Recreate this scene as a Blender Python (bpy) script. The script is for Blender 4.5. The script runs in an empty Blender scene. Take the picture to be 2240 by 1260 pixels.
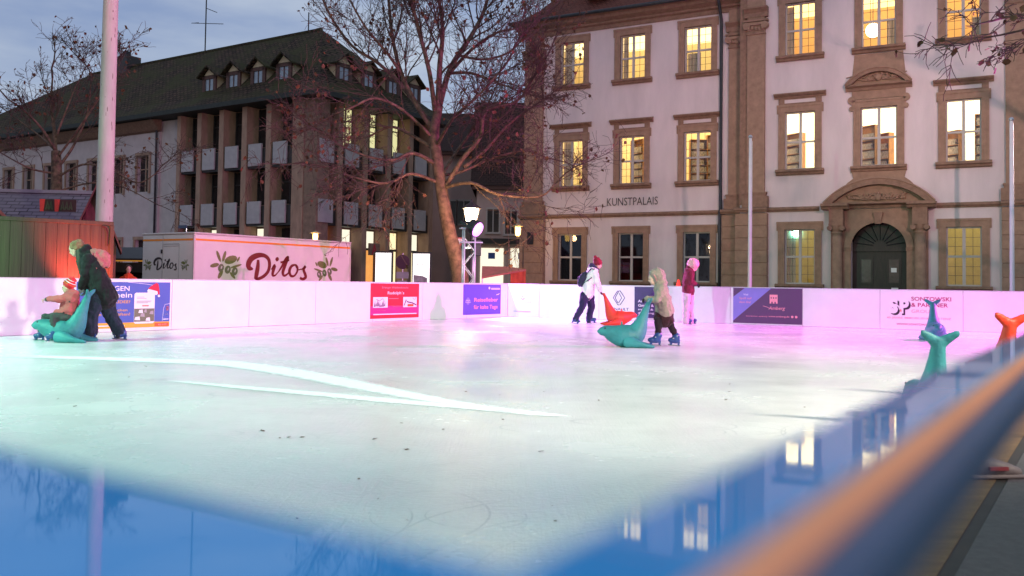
import bpy, bmesh, math, random
from mathutils import Vector, Matrix, Euler, Quaternion
import numpy as np
R = math.radians
random.seed(7)
SC = bpy.context.scene
COL = SC.collection

# ------------------------------------------------------------------ camera
FPX, CX, CY, ROLL, CAMH = 1950.0, 1120.0, 547.0, 0.0145, 0.96
PITCH = math.atan(70 / 1950)
cam_d = bpy.data.cameras.new('camera'); cam = bpy.data.objects.new('camera', cam_d); COL.objects.link(cam)
SC.camera = cam
cam_d.sensor_width = 36; cam_d.lens = FPX / 2240 * 36
cam_d.shift_y = -(630 - CY) / 2240
cam_d.clip_start = 0.01; cam_d.clip_end = 2000
_f = Vector((0, math.cos(PITCH), math.sin(PITCH))); _u = Vector((0, -math.sin(PITCH), math.cos(PITCH))); _r = Vector((1, 0, 0))
_cr = math.cos(ROLL) * _r + math.sin(ROLL) * _u
_cu = -math.sin(ROLL) * _r + math.cos(ROLL) * _u
_m = Matrix((_cr, _cu, -_f)).transposed().to_4x4(); _m.translation = (0, 0, CAMH)
cam.matrix_world = _m
cam_d.dof.use_dof = True; cam_d.dof.focus_distance = 21; cam_d.dof.aperture_fstop = 4.4

# ------------------------------------------------------------------ sky, sun, exposure
world = bpy.data.worlds.new('World'); SC.world = world; world.use_nodes = True
wn = world.node_tree.nodes; wl = world.node_tree.links
bg = wn['Background']
sky = wn.new('ShaderNodeTexSky'); sky.sky_type = 'NISHITA'; sky.sun_disc = False
sky.sun_elevation = R(4); sky.sun_rotation = R(200); sky.air_density = 1.0; sky.dust_density = 0.6; sky.ozone_density = 3.0
tc = wn.new('ShaderNodeTexCoord'); mp = wn.new('ShaderNodeMapping'); mp.inputs['Scale'].default_value = (1.2, 1.2, 4.5)
nz = wn.new('ShaderNodeTexNoise'); nz.inputs['Scale'].default_value = 2.6; nz.inputs['Detail'].default_value = 5; nz.inputs['Roughness'].default_value = .55
cr = wn.new('ShaderNodeValToRGB'); cr.color_ramp.elements[0].position = .36; cr.color_ramp.elements[1].position = .68
cr.color_ramp.elements[0].color = (0.72, 0.80, 0.96, 1); cr.color_ramp.elements[1].color = (1.38, 1.32, 1.20, 1)
mul = wn.new('ShaderNodeMixRGB'); mul.blend_type = 'MULTIPLY'; mul.inputs['Fac'].default_value = 1
veil = wn.new('ShaderNodeMixRGB'); veil.inputs['Fac'].default_value = .82; veil.inputs['Color2'].default_value = (2.55, 2.95, 3.85, 1)
wl.new(tc.outputs['Generated'], mp.inputs['Vector']); wl.new(mp.outputs['Vector'], nz.inputs['Vector']); wl.new(nz.outputs['Fac'], cr.inputs['Fac'])
wl.new(sky.outputs['Color'], veil.inputs['Color1']); wl.new(veil.outputs['Color'], mul.inputs['Color1']); wl.new(cr.outputs['Color'], mul.inputs['Color2'])
wl.new(mul.outputs['Color'], bg.inputs['Color'])
bg.inputs['Strength'].default_value = 0.15
sun_d = bpy.data.lights.new('sun', 'SUN'); sun = bpy.data.objects.new('sun', sun_d); COL.objects.link(sun)
sun_d.energy = 0.08; sun_d.angle = R(20); sun_d.color = (1, .86, .78); sun.rotation_euler = (R(60), 0, R(-20))
SC.view_settings.view_transform = 'Standard'; SC.view_settings.look = 'None'; SC.view_settings.exposure = 0.12; SC.view_settings.gamma = 1
SC.view_settings.use_curve_mapping = False
SC.render.engine = 'CYCLES'
cy = SC.cycles
cy.use_denoising = True; cy.max_bounces = 6; cy.diffuse_bounces = 3; cy.glossy_bounces = 3; cy.transparent_max_bounces = 10; cy.transmission_bounces = 3
cy.sample_clamp_indirect = 4; cy.sample_clamp_direct = 0; cy.caustics_reflective = False; cy.caustics_refractive = False; cy.blur_glossy = .5

# ------------------------------------------------------------------ pixel -> place
def ray(px, py):
    u = (px - CX) / FPX; v = -(py - CY) / FPX
    return _f + _cr * u + _cu * v
CAM = Vector((0, 0, CAMH))
def G(px, py, z=0.0):
    d = ray(px, py); return CAM + d * ((z - CAMH) / d.z)
def atY(px, py, Y):
    d = ray(px, py); return CAM + d * (Y / d.y)
class Frame:                       # a vertical plane: local x along it, local y away from the rink, z up
    def __init__(s, P, d):
        s.P = Vector((P[0], P[1], 0)); d = Vector((d[0], d[1], 0)).normalized(); s.d = d
        s.n = Vector((-d.y, d.x, 0)); s.ang = math.atan2(d.y, d.x)
    def at(s, px, py, dep=0.0):
        r = ray(px, py); q = s.P + s.n * dep; t = (q - CAM).dot(s.n) / r.dot(s.n); w = CAM + r * t
        return (w - s.P).dot(s.d), w.z
    def s(s, px, py=610, dep=0.0): return s.at(px, py, dep)[0]
    def w(s, x, y, z): return s.P + s.d * x + s.n * y + Vector((0, 0, z))

# ------------------------------------------------------------------ materials
MATS = {}
def mat(name, col, rough=.7, var=.12, scale=6.0, bump=0.0, bscale=40.0, metal=0.0, emit=None, estr=1.0, spec=.4, col2=None, coat=0.0, stretch=(1, 1, 1), detail=4, sheen=0):
    if name in MATS: return MATS[name]
    m = bpy.data.materials.new(name); m.use_nodes = True; MATS[name] = m
    n = m.node_tree.nodes; l = m.node_tree.links; b = n['Principled BSDF']
    b.inputs['Roughness'].default_value = rough; b.inputs['Metallic'].default_value = metal
    b.inputs['Specular IOR Level'].default_value = spec; b.inputs['Coat Weight'].default_value = coat
    if sheen: b.inputs['Sheen Weight'].default_value = sheen
    t = n.new('ShaderNodeTexCoord'); mpn = n.new('ShaderNodeMapping'); mpn.inputs['Scale'].default_value = stretch
    l.new(t.outputs['Object'], mpn.inputs['Vector'])
    if var or col2:
        z = n.new('ShaderNodeTexNoise'); z.inputs['Scale'].default_value = scale; z.inputs['Detail'].default_value = detail; z.inputs['Roughness'].default_value = .6
        l.new(mpn.outputs['Vector'], z.inputs['Vector'])
        rp = n.new('ShaderNodeValToRGB'); rp.color_ramp.elements[0].position = .3; rp.color_ramp.elements[1].position = .7
        c0 = tuple(max(0, c * (1 - var)) for c in col[:3]); c1 = tuple(min(1, c * (1 + var)) for c in (col2 or col)[:3])
        rp.color_ramp.elements[0].color = (*c0, 1); rp.color_ramp.elements[1].color = (*c1, 1)
        l.new(z.outputs['Fac'], rp.inputs['Fac']); l.new(rp.outputs['Color'], b.inputs['Base Color'])
    else: b.inputs['Base Color'].default_value = (*col[:3], 1)
    if bump:
        z2 = n.new('ShaderNodeTexNoise'); z2.inputs['Scale'].default_value = bscale; z2.inputs['Detail'].default_value = 3
        l.new(mpn.outputs['Vector'], z2.inputs['Vector']); bp = n.new('ShaderNodeBump'); bp.inputs['Strength'].default_value = bump; bp.inputs['Distance'].default_value = .02
        l.new(z2.outputs['Fac'], bp.inputs['Height']); l.new(bp.outputs['Normal'], b.inputs['Normal'])
    if emit:
        b.inputs['Emission Color'].default_value = (*emit, 1); b.inputs['Emission Strength'].default_value = estr
    return m
def glass_mat(name, tint, rough=.03, refl=.35):
    if name in MATS: return MATS[name]
    m = bpy.data.materials.new(name); m.use_nodes = True; MATS[name] = m
    n = m.node_tree.nodes; l = m.node_tree.links; n.remove(n['Principled BSDF']); o = n['Material Output']
    tr = n.new('ShaderNodeBsdfTransparent'); tr.inputs['Color'].default_value = (*tint, 1)
    gl = n.new('ShaderNodeBsdfGlossy'); gl.inputs['Roughness'].default_value = rough; gl.inputs['Color'].default_value = (.9, .92, 1, 1)
    fr = n.new('ShaderNodeFresnel'); fr.inputs['IOR'].default_value = 1.5; mx = n.new('ShaderNodeMixShader')
    l.new(fr.outputs['Fac'], mx.inputs['Fac']); l.new(tr.outputs[0], mx.inputs[1]); l.new(gl.outputs[0], mx.inputs[2]); l.new(mx.outputs[0], o.inputs['Surface'])
    return m
def brick_mat(name, c1, c2, mortar, scale, bw, bh, rough=.85, moss=None, bump=.6):   # small roof tiles / shingles too small to pick apart
    if name in MATS: return MATS[name]
    m = mat(name, c1, rough, 0); n = m.node_tree.nodes; l = m.node_tree.links; b = n['Principled BSDF']
    t = n.new('ShaderNodeUVMap'); br = n.new('ShaderNodeTexBrick'); br.inputs['Scale'].default_value = scale
    br.inputs['Color1'].default_value = (*c1, 1); br.inputs['Color2'].default_value = (*c2, 1); br.inputs['Mortar'].default_value = (*mortar, 1)
    br.inputs['Brick Width'].default_value = bw; br.inputs['Row Height'].default_value = bh; br.inputs['Mortar Size'].default_value = bh * .12
    l.new(t.outputs['UV'], br.inputs['Vector'])
    z = n.new('ShaderNodeTexNoise'); z.inputs['Scale'].default_value = .45; z.inputs['Detail'].default_value = 8; z.inputs['Roughness'].default_value = .7; l.new(t.outputs['UV'], z.inputs['Vector'])
    mx = n.new('ShaderNodeMixRGB'); rp = n.new('ShaderNodeValToRGB'); rp.color_ramp.elements[0].position = .42; rp.color_ramp.elements[1].position = .62
    l.new(z.outputs['Fac'], rp.inputs['Fac']); l.new(rp.outputs['Color'], mx.inputs['Fac']); l.new(br.outputs['Color'], mx.inputs['Color1'])
    mx.inputs['Color2'].default_value = (*(moss or c2), 1); l.new(mx.outputs['Color'], b.inputs['Base Color'])
    b.inputs['Specular IOR Level'].default_value = .08
    bp = n.new('ShaderNodeBump'); bp.inputs['Strength'].default_value = bump; bp.inputs['Distance'].default_value = .03; bp.invert = True
    l.new(br.outputs['Fac'], bp.inputs['Height']); l.new(bp.outputs['Normal'], b.inputs['Normal'])
    return m

# ------------------------------------------------------------------ mesh builder
class MB:
    def __init__(s): s.v = []; s.f = []
    def add(s, vs, fs):
        o = len(s.v); s.v += [tuple(v) for v in vs]; s.f += [tuple(i + o for i in f) for f in fs]; return s
    def box(s, x0, x1, y0, y1, z0, z1):
        return s.add([(x0, y0, z0), (x1, y0, z0), (x1, y1, z0), (x0, y1, z0), (x0, y0, z1), (x1, y0, z1), (x1, y1, z1), (x0, y1, z1)],
                     [(0, 3, 2, 1), (4, 5, 6, 7), (0, 1, 5, 4), (1, 2, 6, 5), (2, 3, 7, 6), (3, 0, 4, 7)])
    def quad(s, a, b, c, d): return s.add([a, b, c, d], [(0, 1, 2, 3)])
    def prism(s, poly, y0, y1):           # polygon in x,z (anticlockwise seen from -y), extruded along y
        n = len(poly); vs = [(p[0], y0, p[1]) for p in poly] + [(p[0], y1, p[1]) for p in poly]
        fs = [tuple(range(n)), tuple(range(2 * n - 1, n - 1, -1))] + [(i, i + n, (i + 1) % n + n, (i + 1) % n) for i in range(n)]
        return s.add(vs, fs)
    def extrude_x(s, poly, x0, x1):       # polygon in y,z swept along x
        n = len(poly); vs = [(x0, p[0], p[1]) for p in poly] + [(x1, p[0], p[1]) for p in poly]
        fs = [tuple(range(n - 1, -1, -1)), tuple(range(n, 2 * n))] + [(i, (i + 1) % n, (i + 1) % n + n, i + n) for i in range(n)]
        return s.add(vs, fs)
    def tube(s, pts, rad, sides=8, cap=True, flat=None):
        pts = [Vector(p) for p in pts]; n = len(pts); rad = rad if isinstance(rad, (list, tuple)) else [rad] * n
        o = len(s.v); ref = None
        for i, p in enumerate(pts):
            t = (pts[min(i + 1, n - 1)] - pts[max(i - 1, 0)])
            if t.length < 1e-9: t = Vector((0, 0, 1))
            t.normalize()
            if ref is None: ref = Vector((0, 0, 1)) if abs(t.z) < .9 else Vector((1, 0, 0))
            a = ref - t * ref.dot(t)
            if a.length < 1e-6: a = t.orthogonal()
            a.normalize(); ref = a; b = t.cross(a)
            for k in range(sides):
                th = 2 * math.pi * k / sides; q = p + (a * math.cos(th) + b * math.sin(th)) * rad[i]; s.v.append(tuple(q))
        for i in range(n - 1):
            for k in range(sides):
                k2 = (k + 1) % sides
                s.f.append((o + i * sides + k, o + i * sides + k2, o + (i + 1) * sides + k2, o + (i + 1) * sides + k))
        if cap:
            s.f.append(tuple(o + k for k in range(sides - 1, -1, -1))); s.f.append(tuple(o + (n - 1) * sides + k for k in range(sides)))
        return s
    def lathe(s, prof, seg=16, c=(0, 0, 0)):    # (r, z) pairs about a vertical axis
        o = len(s.v); n = len(prof)
        for r, z in prof:
            for k in range(seg):
                th = 2 * math.pi * k / seg; s.v.append((c[0] + r * math.cos(th), c[1] + r * math.sin(th), c[2] + z))
        for i in range(n - 1):
            for k in range(seg):
                k2 = (k + 1) % seg; s.f.append((o + i * seg + k, o + i * seg + k2, o + (i + 1) * seg + k2, o + (i + 1) * seg + k))
        s.f.append(tuple(o + k for k in range(seg - 1, -1, -1))); s.f.append(tuple(o + (n - 1) * seg + k for k in range(seg)))
        return s
    def ell(s, c, rx, ry, rz, seg=10, rings=6, rot=None):
        o = len(s.v); c = Vector(c); M = rot or Matrix.Identity(3)
        for i in range(1, rings):
            ph = math.pi * i / rings
            for k in range(seg):
                th = 2 * math.pi * k / seg
                s.v.append(tuple(c + M @ Vector((rx * math.sin(ph) * math.cos(th), ry * math.sin(ph) * math.sin(th), rz * math.cos(ph)))))
        t = len(s.v); s.v.append(tuple(c + M @ Vector((0, 0, rz)))); s.v.append(tuple(c + M @ Vector((0, 0, -rz))))
        for k in range(seg):
            k2 = (k + 1) % seg
            s.f.append((t, o + k, o + k2)); s.f.append((t + 1, o + (rings - 2) * seg + k2, o + (rings - 2) * seg + k))
            for i in range(rings - 2): s.f.append((o + i * seg + k, o + (i + 1) * seg + k, o + (i + 1) * seg + k2, o + i * seg + k2))
        return s
    def loft(s, secs, seg=14):             # secs: (centre, half-height, half-width, tangent); closed by points
        o = len(s.v)
        for c, hh, hw, t, lat in secs:
            c = Vector(c); t = Vector(t).normalized(); lat = Vector(lat).normalized(); up = lat.cross(t).normalized()
            for k in range(seg):
                th = 2 * math.pi * k / seg; s.v.append(tuple(c + lat * (hw * math.cos(th)) + up * (hh * math.sin(th))))
        n = len(secs)
        for i in range(n - 1):
            for k in range(seg):
                k2 = (k + 1) % seg; s.f.append((o + i * seg + k, o + i * seg + k2, o + (i + 1) * seg + k2, o + (i + 1) * seg + k))
        s.f.append(tuple(o + k for k in range(seg - 1, -1, -1))); s.f.append(tuple(o + (n - 1) * seg + k for k in range(seg)))
        return s
    def mesh(s, name, m, smooth=False, uv=None):
        me = bpy.data.meshes.new(name); me.from_pydata(s.v, [], s.f); me.materials.append(m)
        if uv:
            u = me.uv_layers.new(name='UVMap')
            for lp in me.loops: u.data[lp.index].uv = uv(me.vertices[lp.vertex_index].co)
        if smooth: me.polygons.foreach_set('use_smooth', [True] * len(me.polygons))
        me.update(); return me
    def build(s, name, m, parent=None, smooth=False, loc=None, rot=None, uv=None):
        return obj(name, s.mesh(name, m, smooth, uv), parent, loc, rot)
def obj(name, me, parent=None, loc=None, rot=None):
    o = bpy.data.objects.new(name, me); COL.objects.link(o)
    if parent: o.parent = parent
    if loc is not None: o.location = loc
    if rot is not None: o.rotation_euler = rot
    return o
def tag(o, label, cat, group=None):
    o['label'] = label; o['category'] = cat
    if group: o['group'] = group
    return o
def thing(name, label, cat, loc=(0, 0, 0), rotz=0.0, group=None):
    o = bpy.data.objects.new(name, None); COL.objects.link(o); o.location = loc; o.rotation_euler = (0, 0, rotz); o.empty_display_size = .2
    return tag(o, label, cat, group)
def struct(o, kind='structure'): o['kind'] = kind; return o
def copy_tree(o, parent=None):
    c = o.copy(); COL.objects.link(c); c.parent = parent
    for ch in list(o.children): copy_tree(ch, c)
    return c
def bevel(o, w, seg=2):
    md = o.modifiers.new('bevel', 'BEVEL'); md.width = w; md.segments = seg; md.limit_method = 'ANGLE'; return o
def text(name, body, size, m, parent, loc, width=None, align='LEFT', shear=0, ext=.002, bold=0.0, rot=(R(90), 0, 0)):
    cu = bpy.data.curves.new(name, 'FONT'); cu.body = body; cu.size = 1; cu.align_x = align; cu.shear = shear; cu.offset = bold; cu.resolution_u = 3
    cu.space_line = 1.0
    t = bpy.data.objects.new('tmp', cu); COL.objects.link(t)
    dg = bpy.context.evaluated_depsgraph_get(); me = bpy.data.meshes.new_from_object(t.evaluated_get(dg)); bpy.data.objects.remove(t); bpy.data.curves.remove(cu)
    xs = [v.co.x for v in me.vertices] or [0, 1]; sx = size
    if width: sx = width / max(1e-6, max(xs) - min(xs))
    for v in me.vertices: v.co = (v.co.x * sx, v.co.y * size, 0)
    me.materials.clear(); me.materials.append(m); me.update()
    return obj(name, me, parent, loc, rot)
def ribbon(pts, w, y=0.0, close=False, mb=None):    # flat stroke in the x,z plane with round-ish joints
    mb = mb or MB(); n = len(pts); L = []; Rr = []
    ws = w if isinstance(w, (list, tuple)) else [w] * n
    for i, p in enumerate(pts):
        a = pts[(i - 1) % n if close else max(i - 1, 0)]; b = pts[(i + 1) % n if close else min(i + 1, n - 1)]
        dx, dz = b[0] - a[0], b[1] - a[1]; q = math.hypot(dx, dz) or 1; nx, nz_ = -dz / q * ws[i] / 2, dx / q * ws[i] / 2
        L.append((p[0] + nx, y, p[1] + nz_)); Rr.append((p[0] - nx, y, p[1] - nz_))
    o = len(mb.v); mb.v += L + Rr
    for i in range(n if close else n - 1):
        j = (i + 1) % n; mb.f.append((o + i, o + n + i, o + n + j, o + j))
    return mb
def smooth_path(pts, k=6):
    P = [Vector(p) for p in pts]; out = []
    for i in range(len(P) - 1):
        a = P[max(i - 1, 0)]; b = P[i]; c = P[i + 1]; d = P[min(i + 2, len(P) - 1)]
        for j in range(k):
            t = j / k; out.append(0.5 * ((2 * b) + (c - a) * t + (2 * a - 5 * b + 4 * c - d) * t * t + (3 * b - a - 3 * c + d) * t ** 3))
    out.append(P[-1]); return out

# colours shared by many things
PLASTER = mat('plaster', (.74, .625, .62), .9, .11, 1.1, .3, 60, stretch=(1, 1, .28), detail=7)
STONE = mat('sandstone', (.36, .225, .155), .85, .18, 4.0, .35, 50)
STONE_D = mat('sandstone_weathered', (.29, .175, .12), .88, .22, 5.0, .35, 50)
FRAME_W = mat('window_paint', (.52, .47, .43), .5, .04, 8)
BARS = mat('glazing_bar_lead', (.10, .09, .08), .6, 0)
GLASS = glass_mat('window_glass', (.97, .97, .96))
GLASS_D = glass_mat('dark_window_glass', (.55, .55, .55))
DARKROOM = mat('unlit_room', (.035, .032, .033), .9, .2)
BLACK = mat('black_paint', (.015, .015, .018), .45, 0)
WHITE = mat('white_board', (.78, .775, .76), .42, .05, 1.6, .06, 18, spec=.45)
_n = WHITE.node_tree.nodes; _l = WHITE.node_tree.links; _b = _n['Principled BSDF']; _src = _b.inputs['Base Color'].links[0].from_socket   # skate and stick scuffs
_t = _n.new('ShaderNodeTexCoord'); _mp = _n.new('ShaderNodeMapping'); _mp.inputs['Scale'].default_value = (3.2, 3.2, 14); _mp.inputs['Rotation'].default_value = (0, .35, 0); _z = _n.new('ShaderNodeTexNoise'); _z.inputs['Scale'].default_value = 2.2; _z.inputs['Detail'].default_value = 7; _z.inputs['Roughness'].default_value = .75
_rp = _n.new('ShaderNodeValToRGB'); _rp.color_ramp.elements[0].position = .63; _rp.color_ramp.elements[1].position = .76; _mx = _n.new('ShaderNodeMixRGB'); _mx.inputs['Color2'].default_value = (.42, .40, .40, 1)
_l.new(_t.outputs['Object'], _mp.inputs['Vector']); _l.new(_mp.outputs['Vector'], _z.inputs['Vector']); _l.new(_z.outputs['Fac'], _rp.inputs['Fac']); _l.new(_rp.outputs['Color'], _mx.inputs['Fac']); _l.new(_src, _mx.inputs['Color1']); _l.new(_mx.outputs['Color'], _b.inputs['Base Color'])
STEEL = mat('galvanised_steel', (.55, .56, .58), .35, .08, 20, metal=.9)
# ================================================================== GROUND AND ICE
GZ = -.15
pave = mat('paving', (.13, .115, .105), .75, .25, 1.2, .3, 25)
g = MB().box(-400, 400, -60, 700, GZ - .3, GZ).build('ground', pave); struct(g)
A_, B_, C_, D_ = Vector((-11.9, 8.4, 0)), Vector((-.1, 24.75, 0)), Vector((12.6, 18.8, 0)), Vector((0, .127, 0))
ice = bpy.data.materials.new('ice'); ice.use_nodes = True
n = ice.node_tree.nodes; l = ice.node_tree.links; b = n['Principled BSDF']
t = n.new('ShaderNodeTexCoord')
def _noise(scale, stretch, rot=0, detail=4, rough=.6):
    m_ = n.new('ShaderNodeMapping'); m_.inputs['Scale'].default_value = stretch; m_.inputs['Rotation'].default_value = (0, 0, R(rot))
    z = n.new('ShaderNodeTexNoise'); z.inputs['Scale'].default_value = scale; z.inputs['Detail'].default_value = detail; z.inputs['Roughness'].default_value = rough
    l.new(t.outputs['Object'], m_.inputs['Vector']); l.new(m_.outputs['Vector'], z.inputs['Vector']); return z
z1 = _noise(.55, (1, 1, 1), 0, 6); z2 = _noise(5, (9, .35, 1), 35, 3); z3 = _noise(5, (9, .3, 1), -52, 3); z4 = _noise(34, (1, 1, 1), 0, 4, .7)
def _math(op, a, bb):
    q = n.new('ShaderNodeMath'); q.operation = op
    for i, v in enumerate((a, bb)):
        if hasattr(v, 'outputs'): l.new(v.outputs[0], q.inputs[i])
        else: q.inputs[i].default_value = v
    return q
scr = _math('MAXIMUM', z2, z3)
rp = n.new('ShaderNodeValToRGB'); rp.color_ramp.elements[0].position = .35; rp.color_ramp.elements[1].position = .75
rp.color_ramp.elements[0].color = (.74, .765, .775, 1); rp.color_ramp.elements[1].color = (.86, .875, .88, 1)
mixf = _math('ADD', _math('MULTIPLY', z1, .78), _math('MULTIPLY', scr, .22)); l.new(mixf.outputs[0], rp.inputs['Fac'])
def _cuts(scale, k, rot, w):          # thin curved blade cuts
    z = _noise(scale, (1, 1.6, 1), rot, 0, .5); q = _math('FRACT', _math('MULTIPLY', z, k), 0); a = _math('ABSOLUTE', _math('SUBTRACT', q, .5), 0); return _math('LESS_THAN', a, w)
gate = n.new('ShaderNodeMapRange'); gate.inputs['From Min'].default_value = .48; gate.inputs['From Max'].default_value = .62; l.new(_noise(1.1, (1, 1, 1), 20, 3).outputs['Fac'], gate.inputs['Value'])
cuts = _math('MULTIPLY', _math('MAXIMUM', _cuts(.34, 19, 10, .016), _math('MAXIMUM', _cuts(.27, 23, 75, .016), _cuts(.5, 15, -40, .012))), gate)
cmx = n.new('ShaderNodeMixRGB'); cmx.inputs['Color2'].default_value = (.50, .54, .57, 1); cf = _math('MULTIPLY', cuts, .55); l.new(cf.outputs[0], cmx.inputs['Fac']); l.new(rp.outputs['Color'], cmx.inputs['Color1']); l.new(cmx.outputs['Color'], b.inputs['Base Color'])
rr = n.new('ShaderNodeMapRange'); rr.inputs['From Min'].default_value = .35; rr.inputs['From Max'].default_value = .7; rr.inputs['To Min'].default_value = .13; rr.inputs['To Max'].default_value = .36
l.new(z1.outputs['Fac'], rr.inputs['Value']); l.new(rr.outputs[0], b.inputs['Roughness'])
hh = _math('ADD', _math('MULTIPLY', scr, .45), _math('MULTIPLY', z4, 1.0))
bp = n.new('ShaderNodeBump'); bp.inputs['Strength'].default_value = .5; bp.inputs['Distance'].default_value = .010; l.new(hh.outputs[0], bp.inputs['Height']); l.new(bp.outputs['Normal'], b.inputs['Normal'])
b.inputs['Specular IOR Level'].default_value = .42
mb = MB(); pl = [A_, B_, C_, D_]; cc = sum(pl, Vector()) / 4
top = [(p + (p - cc).normalized() * .10).to_tuple() for p in pl]
mb.add([(x, y, 0) for x, y, _ in top] + [(x, y, GZ + .002) for x, y, _ in top], [(0, 3, 2, 1), (0, 1, 5, 4), (1, 2, 6, 5), (2, 3, 7, 6), (3, 0, 4, 7)])
struct(mb.build('ice', ice))

# two streaks of light on the ice, painted as pale feathered strips
light_mat = mat('painted_light_streak', (.95, .955, 1.0), .8, .02, 30, .3, 90)
_n = light_mat.node_tree.nodes; _l = light_mat.node_tree.links; _b = _n['Principled BSDF']; _uv = _n.new('ShaderNodeUVMap'); _sx = _n.new('ShaderNodeSeparateXYZ'); _l.new(_uv.outputs['UV'], _sx.inputs[0])
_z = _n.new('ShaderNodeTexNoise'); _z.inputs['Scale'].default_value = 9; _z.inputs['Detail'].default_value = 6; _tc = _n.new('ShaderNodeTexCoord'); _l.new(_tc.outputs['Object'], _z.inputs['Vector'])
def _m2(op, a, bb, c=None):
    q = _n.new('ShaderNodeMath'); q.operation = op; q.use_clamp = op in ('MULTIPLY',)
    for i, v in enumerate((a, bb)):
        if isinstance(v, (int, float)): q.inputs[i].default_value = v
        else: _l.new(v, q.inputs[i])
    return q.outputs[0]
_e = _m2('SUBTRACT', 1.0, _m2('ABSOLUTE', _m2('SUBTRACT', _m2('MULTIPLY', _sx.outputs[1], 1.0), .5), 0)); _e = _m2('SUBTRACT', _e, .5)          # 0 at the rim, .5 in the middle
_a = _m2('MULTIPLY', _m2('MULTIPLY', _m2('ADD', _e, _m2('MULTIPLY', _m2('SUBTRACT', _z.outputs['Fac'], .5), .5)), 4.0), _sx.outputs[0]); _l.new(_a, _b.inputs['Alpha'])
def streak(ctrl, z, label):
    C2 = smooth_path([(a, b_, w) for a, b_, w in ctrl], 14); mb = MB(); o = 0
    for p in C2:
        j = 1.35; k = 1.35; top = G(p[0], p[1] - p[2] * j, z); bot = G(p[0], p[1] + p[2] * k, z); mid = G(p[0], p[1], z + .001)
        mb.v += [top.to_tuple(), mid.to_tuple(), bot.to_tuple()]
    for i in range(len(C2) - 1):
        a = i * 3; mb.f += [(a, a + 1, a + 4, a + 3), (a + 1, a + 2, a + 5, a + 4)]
    so = mb.build('light_streak', light_mat, smooth=True); tag(so, label, 'ice streak'); u_ = so.data.uv_layers.new(name='UVMap'); NN = len(C2)  # the streak is painted light lying on the ice
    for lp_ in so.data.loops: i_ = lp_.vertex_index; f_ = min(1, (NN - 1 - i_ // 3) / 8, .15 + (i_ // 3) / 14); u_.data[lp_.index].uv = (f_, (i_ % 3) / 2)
streak([(-60, 776, 3), (150, 782, 3), (300, 787, 4), (450, 793, 5), (520, 798, 7), (640, 815, 9), (760, 838, 9.5), (880, 861, 8), (1000, 883, 6), (1100, 897, 5), (1180, 905, 4), (1255, 911, 1)], .004, 'long bent streak of painted light crossing the rink ice')
streak([(350, 831, .6), (430, 838, 2), (540, 848, 3.5), (700, 862, 4.5), (850, 876, 5), (1000, 889, 4), (1130, 902, 2.5)], .0045, 'shorter straight streak of painted light below the bent one')

# dry leaf bits on the ice
leafm = mat('dry_leaf', (.10, .06, .035), .8, .3, 30)
lm = MB().add([(-.03, 0, .002), (-.012, -.018, .008), (.012, -.016, .004), (.034, .002, .012), (.014, .018, .005), (-.012, .016, .01)], [(0, 1, 2, 5), (5, 2, 3, 4)]).mesh('dry_leaf', leafm)
spots = [(785, 1048), (827, 1091), (650, 1134), (890, 1138), (1215, 1140), (1208, 1106), (1100, 918), (878, 926), (970, 940), (632, 957), (661, 957), (1760, 891), (1595, 857), (1588, 875), (575, 943), (890, 984), (1205, 850), (1190, 857), (1310, 876), (1925, 777)]
for i in range(14):
    spots.append((random.uniform(60, 1850), random.uniform(775, 1000)))
for (x, y) in spots:
    p = G(x, y, .001); Lf = obj('dry_leaf', lm, None, p, (random.uniform(-.2, .2), random.uniform(-.2, .2), random.uniform(0, 6.3)))
    k = random.uniform(.3, .65) * (1.0 if p.y > 4 else .5); Lf.scale = (k, k, k)
    tag(Lf, 'small dark dry leaf lying on the open ice', 'leaf', 'dry leaves on the ice')

# ================================================================== RINK BARRIERS
BH = .92
LB = Frame(B_, B_ - A_); FB = Frame(B_, C_ - B_)
seam = mat('panel_joint', (.30, .28, .28), .8, 0)
capw = mat('barrier_cap', (.62, .63, .66), .4, .05)
def far_barrier(fr, s0, s1, ph, label):
    root = thing('rink_barrier', label, 'rink barrier', fr.P, fr.ang)
    MB().box(s0, s1, .012, .055, .002, BH - .012).build('backing_board', seam, root)
    W_ = 1.72; k = math.floor((s0 - ph) / W_)
    while ph + k * W_ < s1:
        a = max(s0, ph + k * W_) + .004; c = min(s1, ph + (k + 1) * W_) - .004
        if c - a > .05: bevel(MB().box(a, c, 0, .03, .004, BH - .014).build('panel', WHITE, root), .003, 1)
        k += 1
    MB().box(s0, s1, -.004, .06, BH - .012, BH).build('cap_rail', capw, root)
    x = s0 + .3
    while x < s1:
        MB().box(x - .02, x + .02, .056, .10, GZ, BH - .05).build('brace_post', STEEL, root); x += 1.72
    return root
far_barrier(LB, -(B_ - A_).length, 0.0, LB.s(376, 660), 'white panelled rink barrier below the food trailer and green container')
far_barrier(FB, 0.0, (C_ - B_).length, FB.s(1925, 660), 'white panelled rink barrier in front of the baroque palace')

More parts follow.
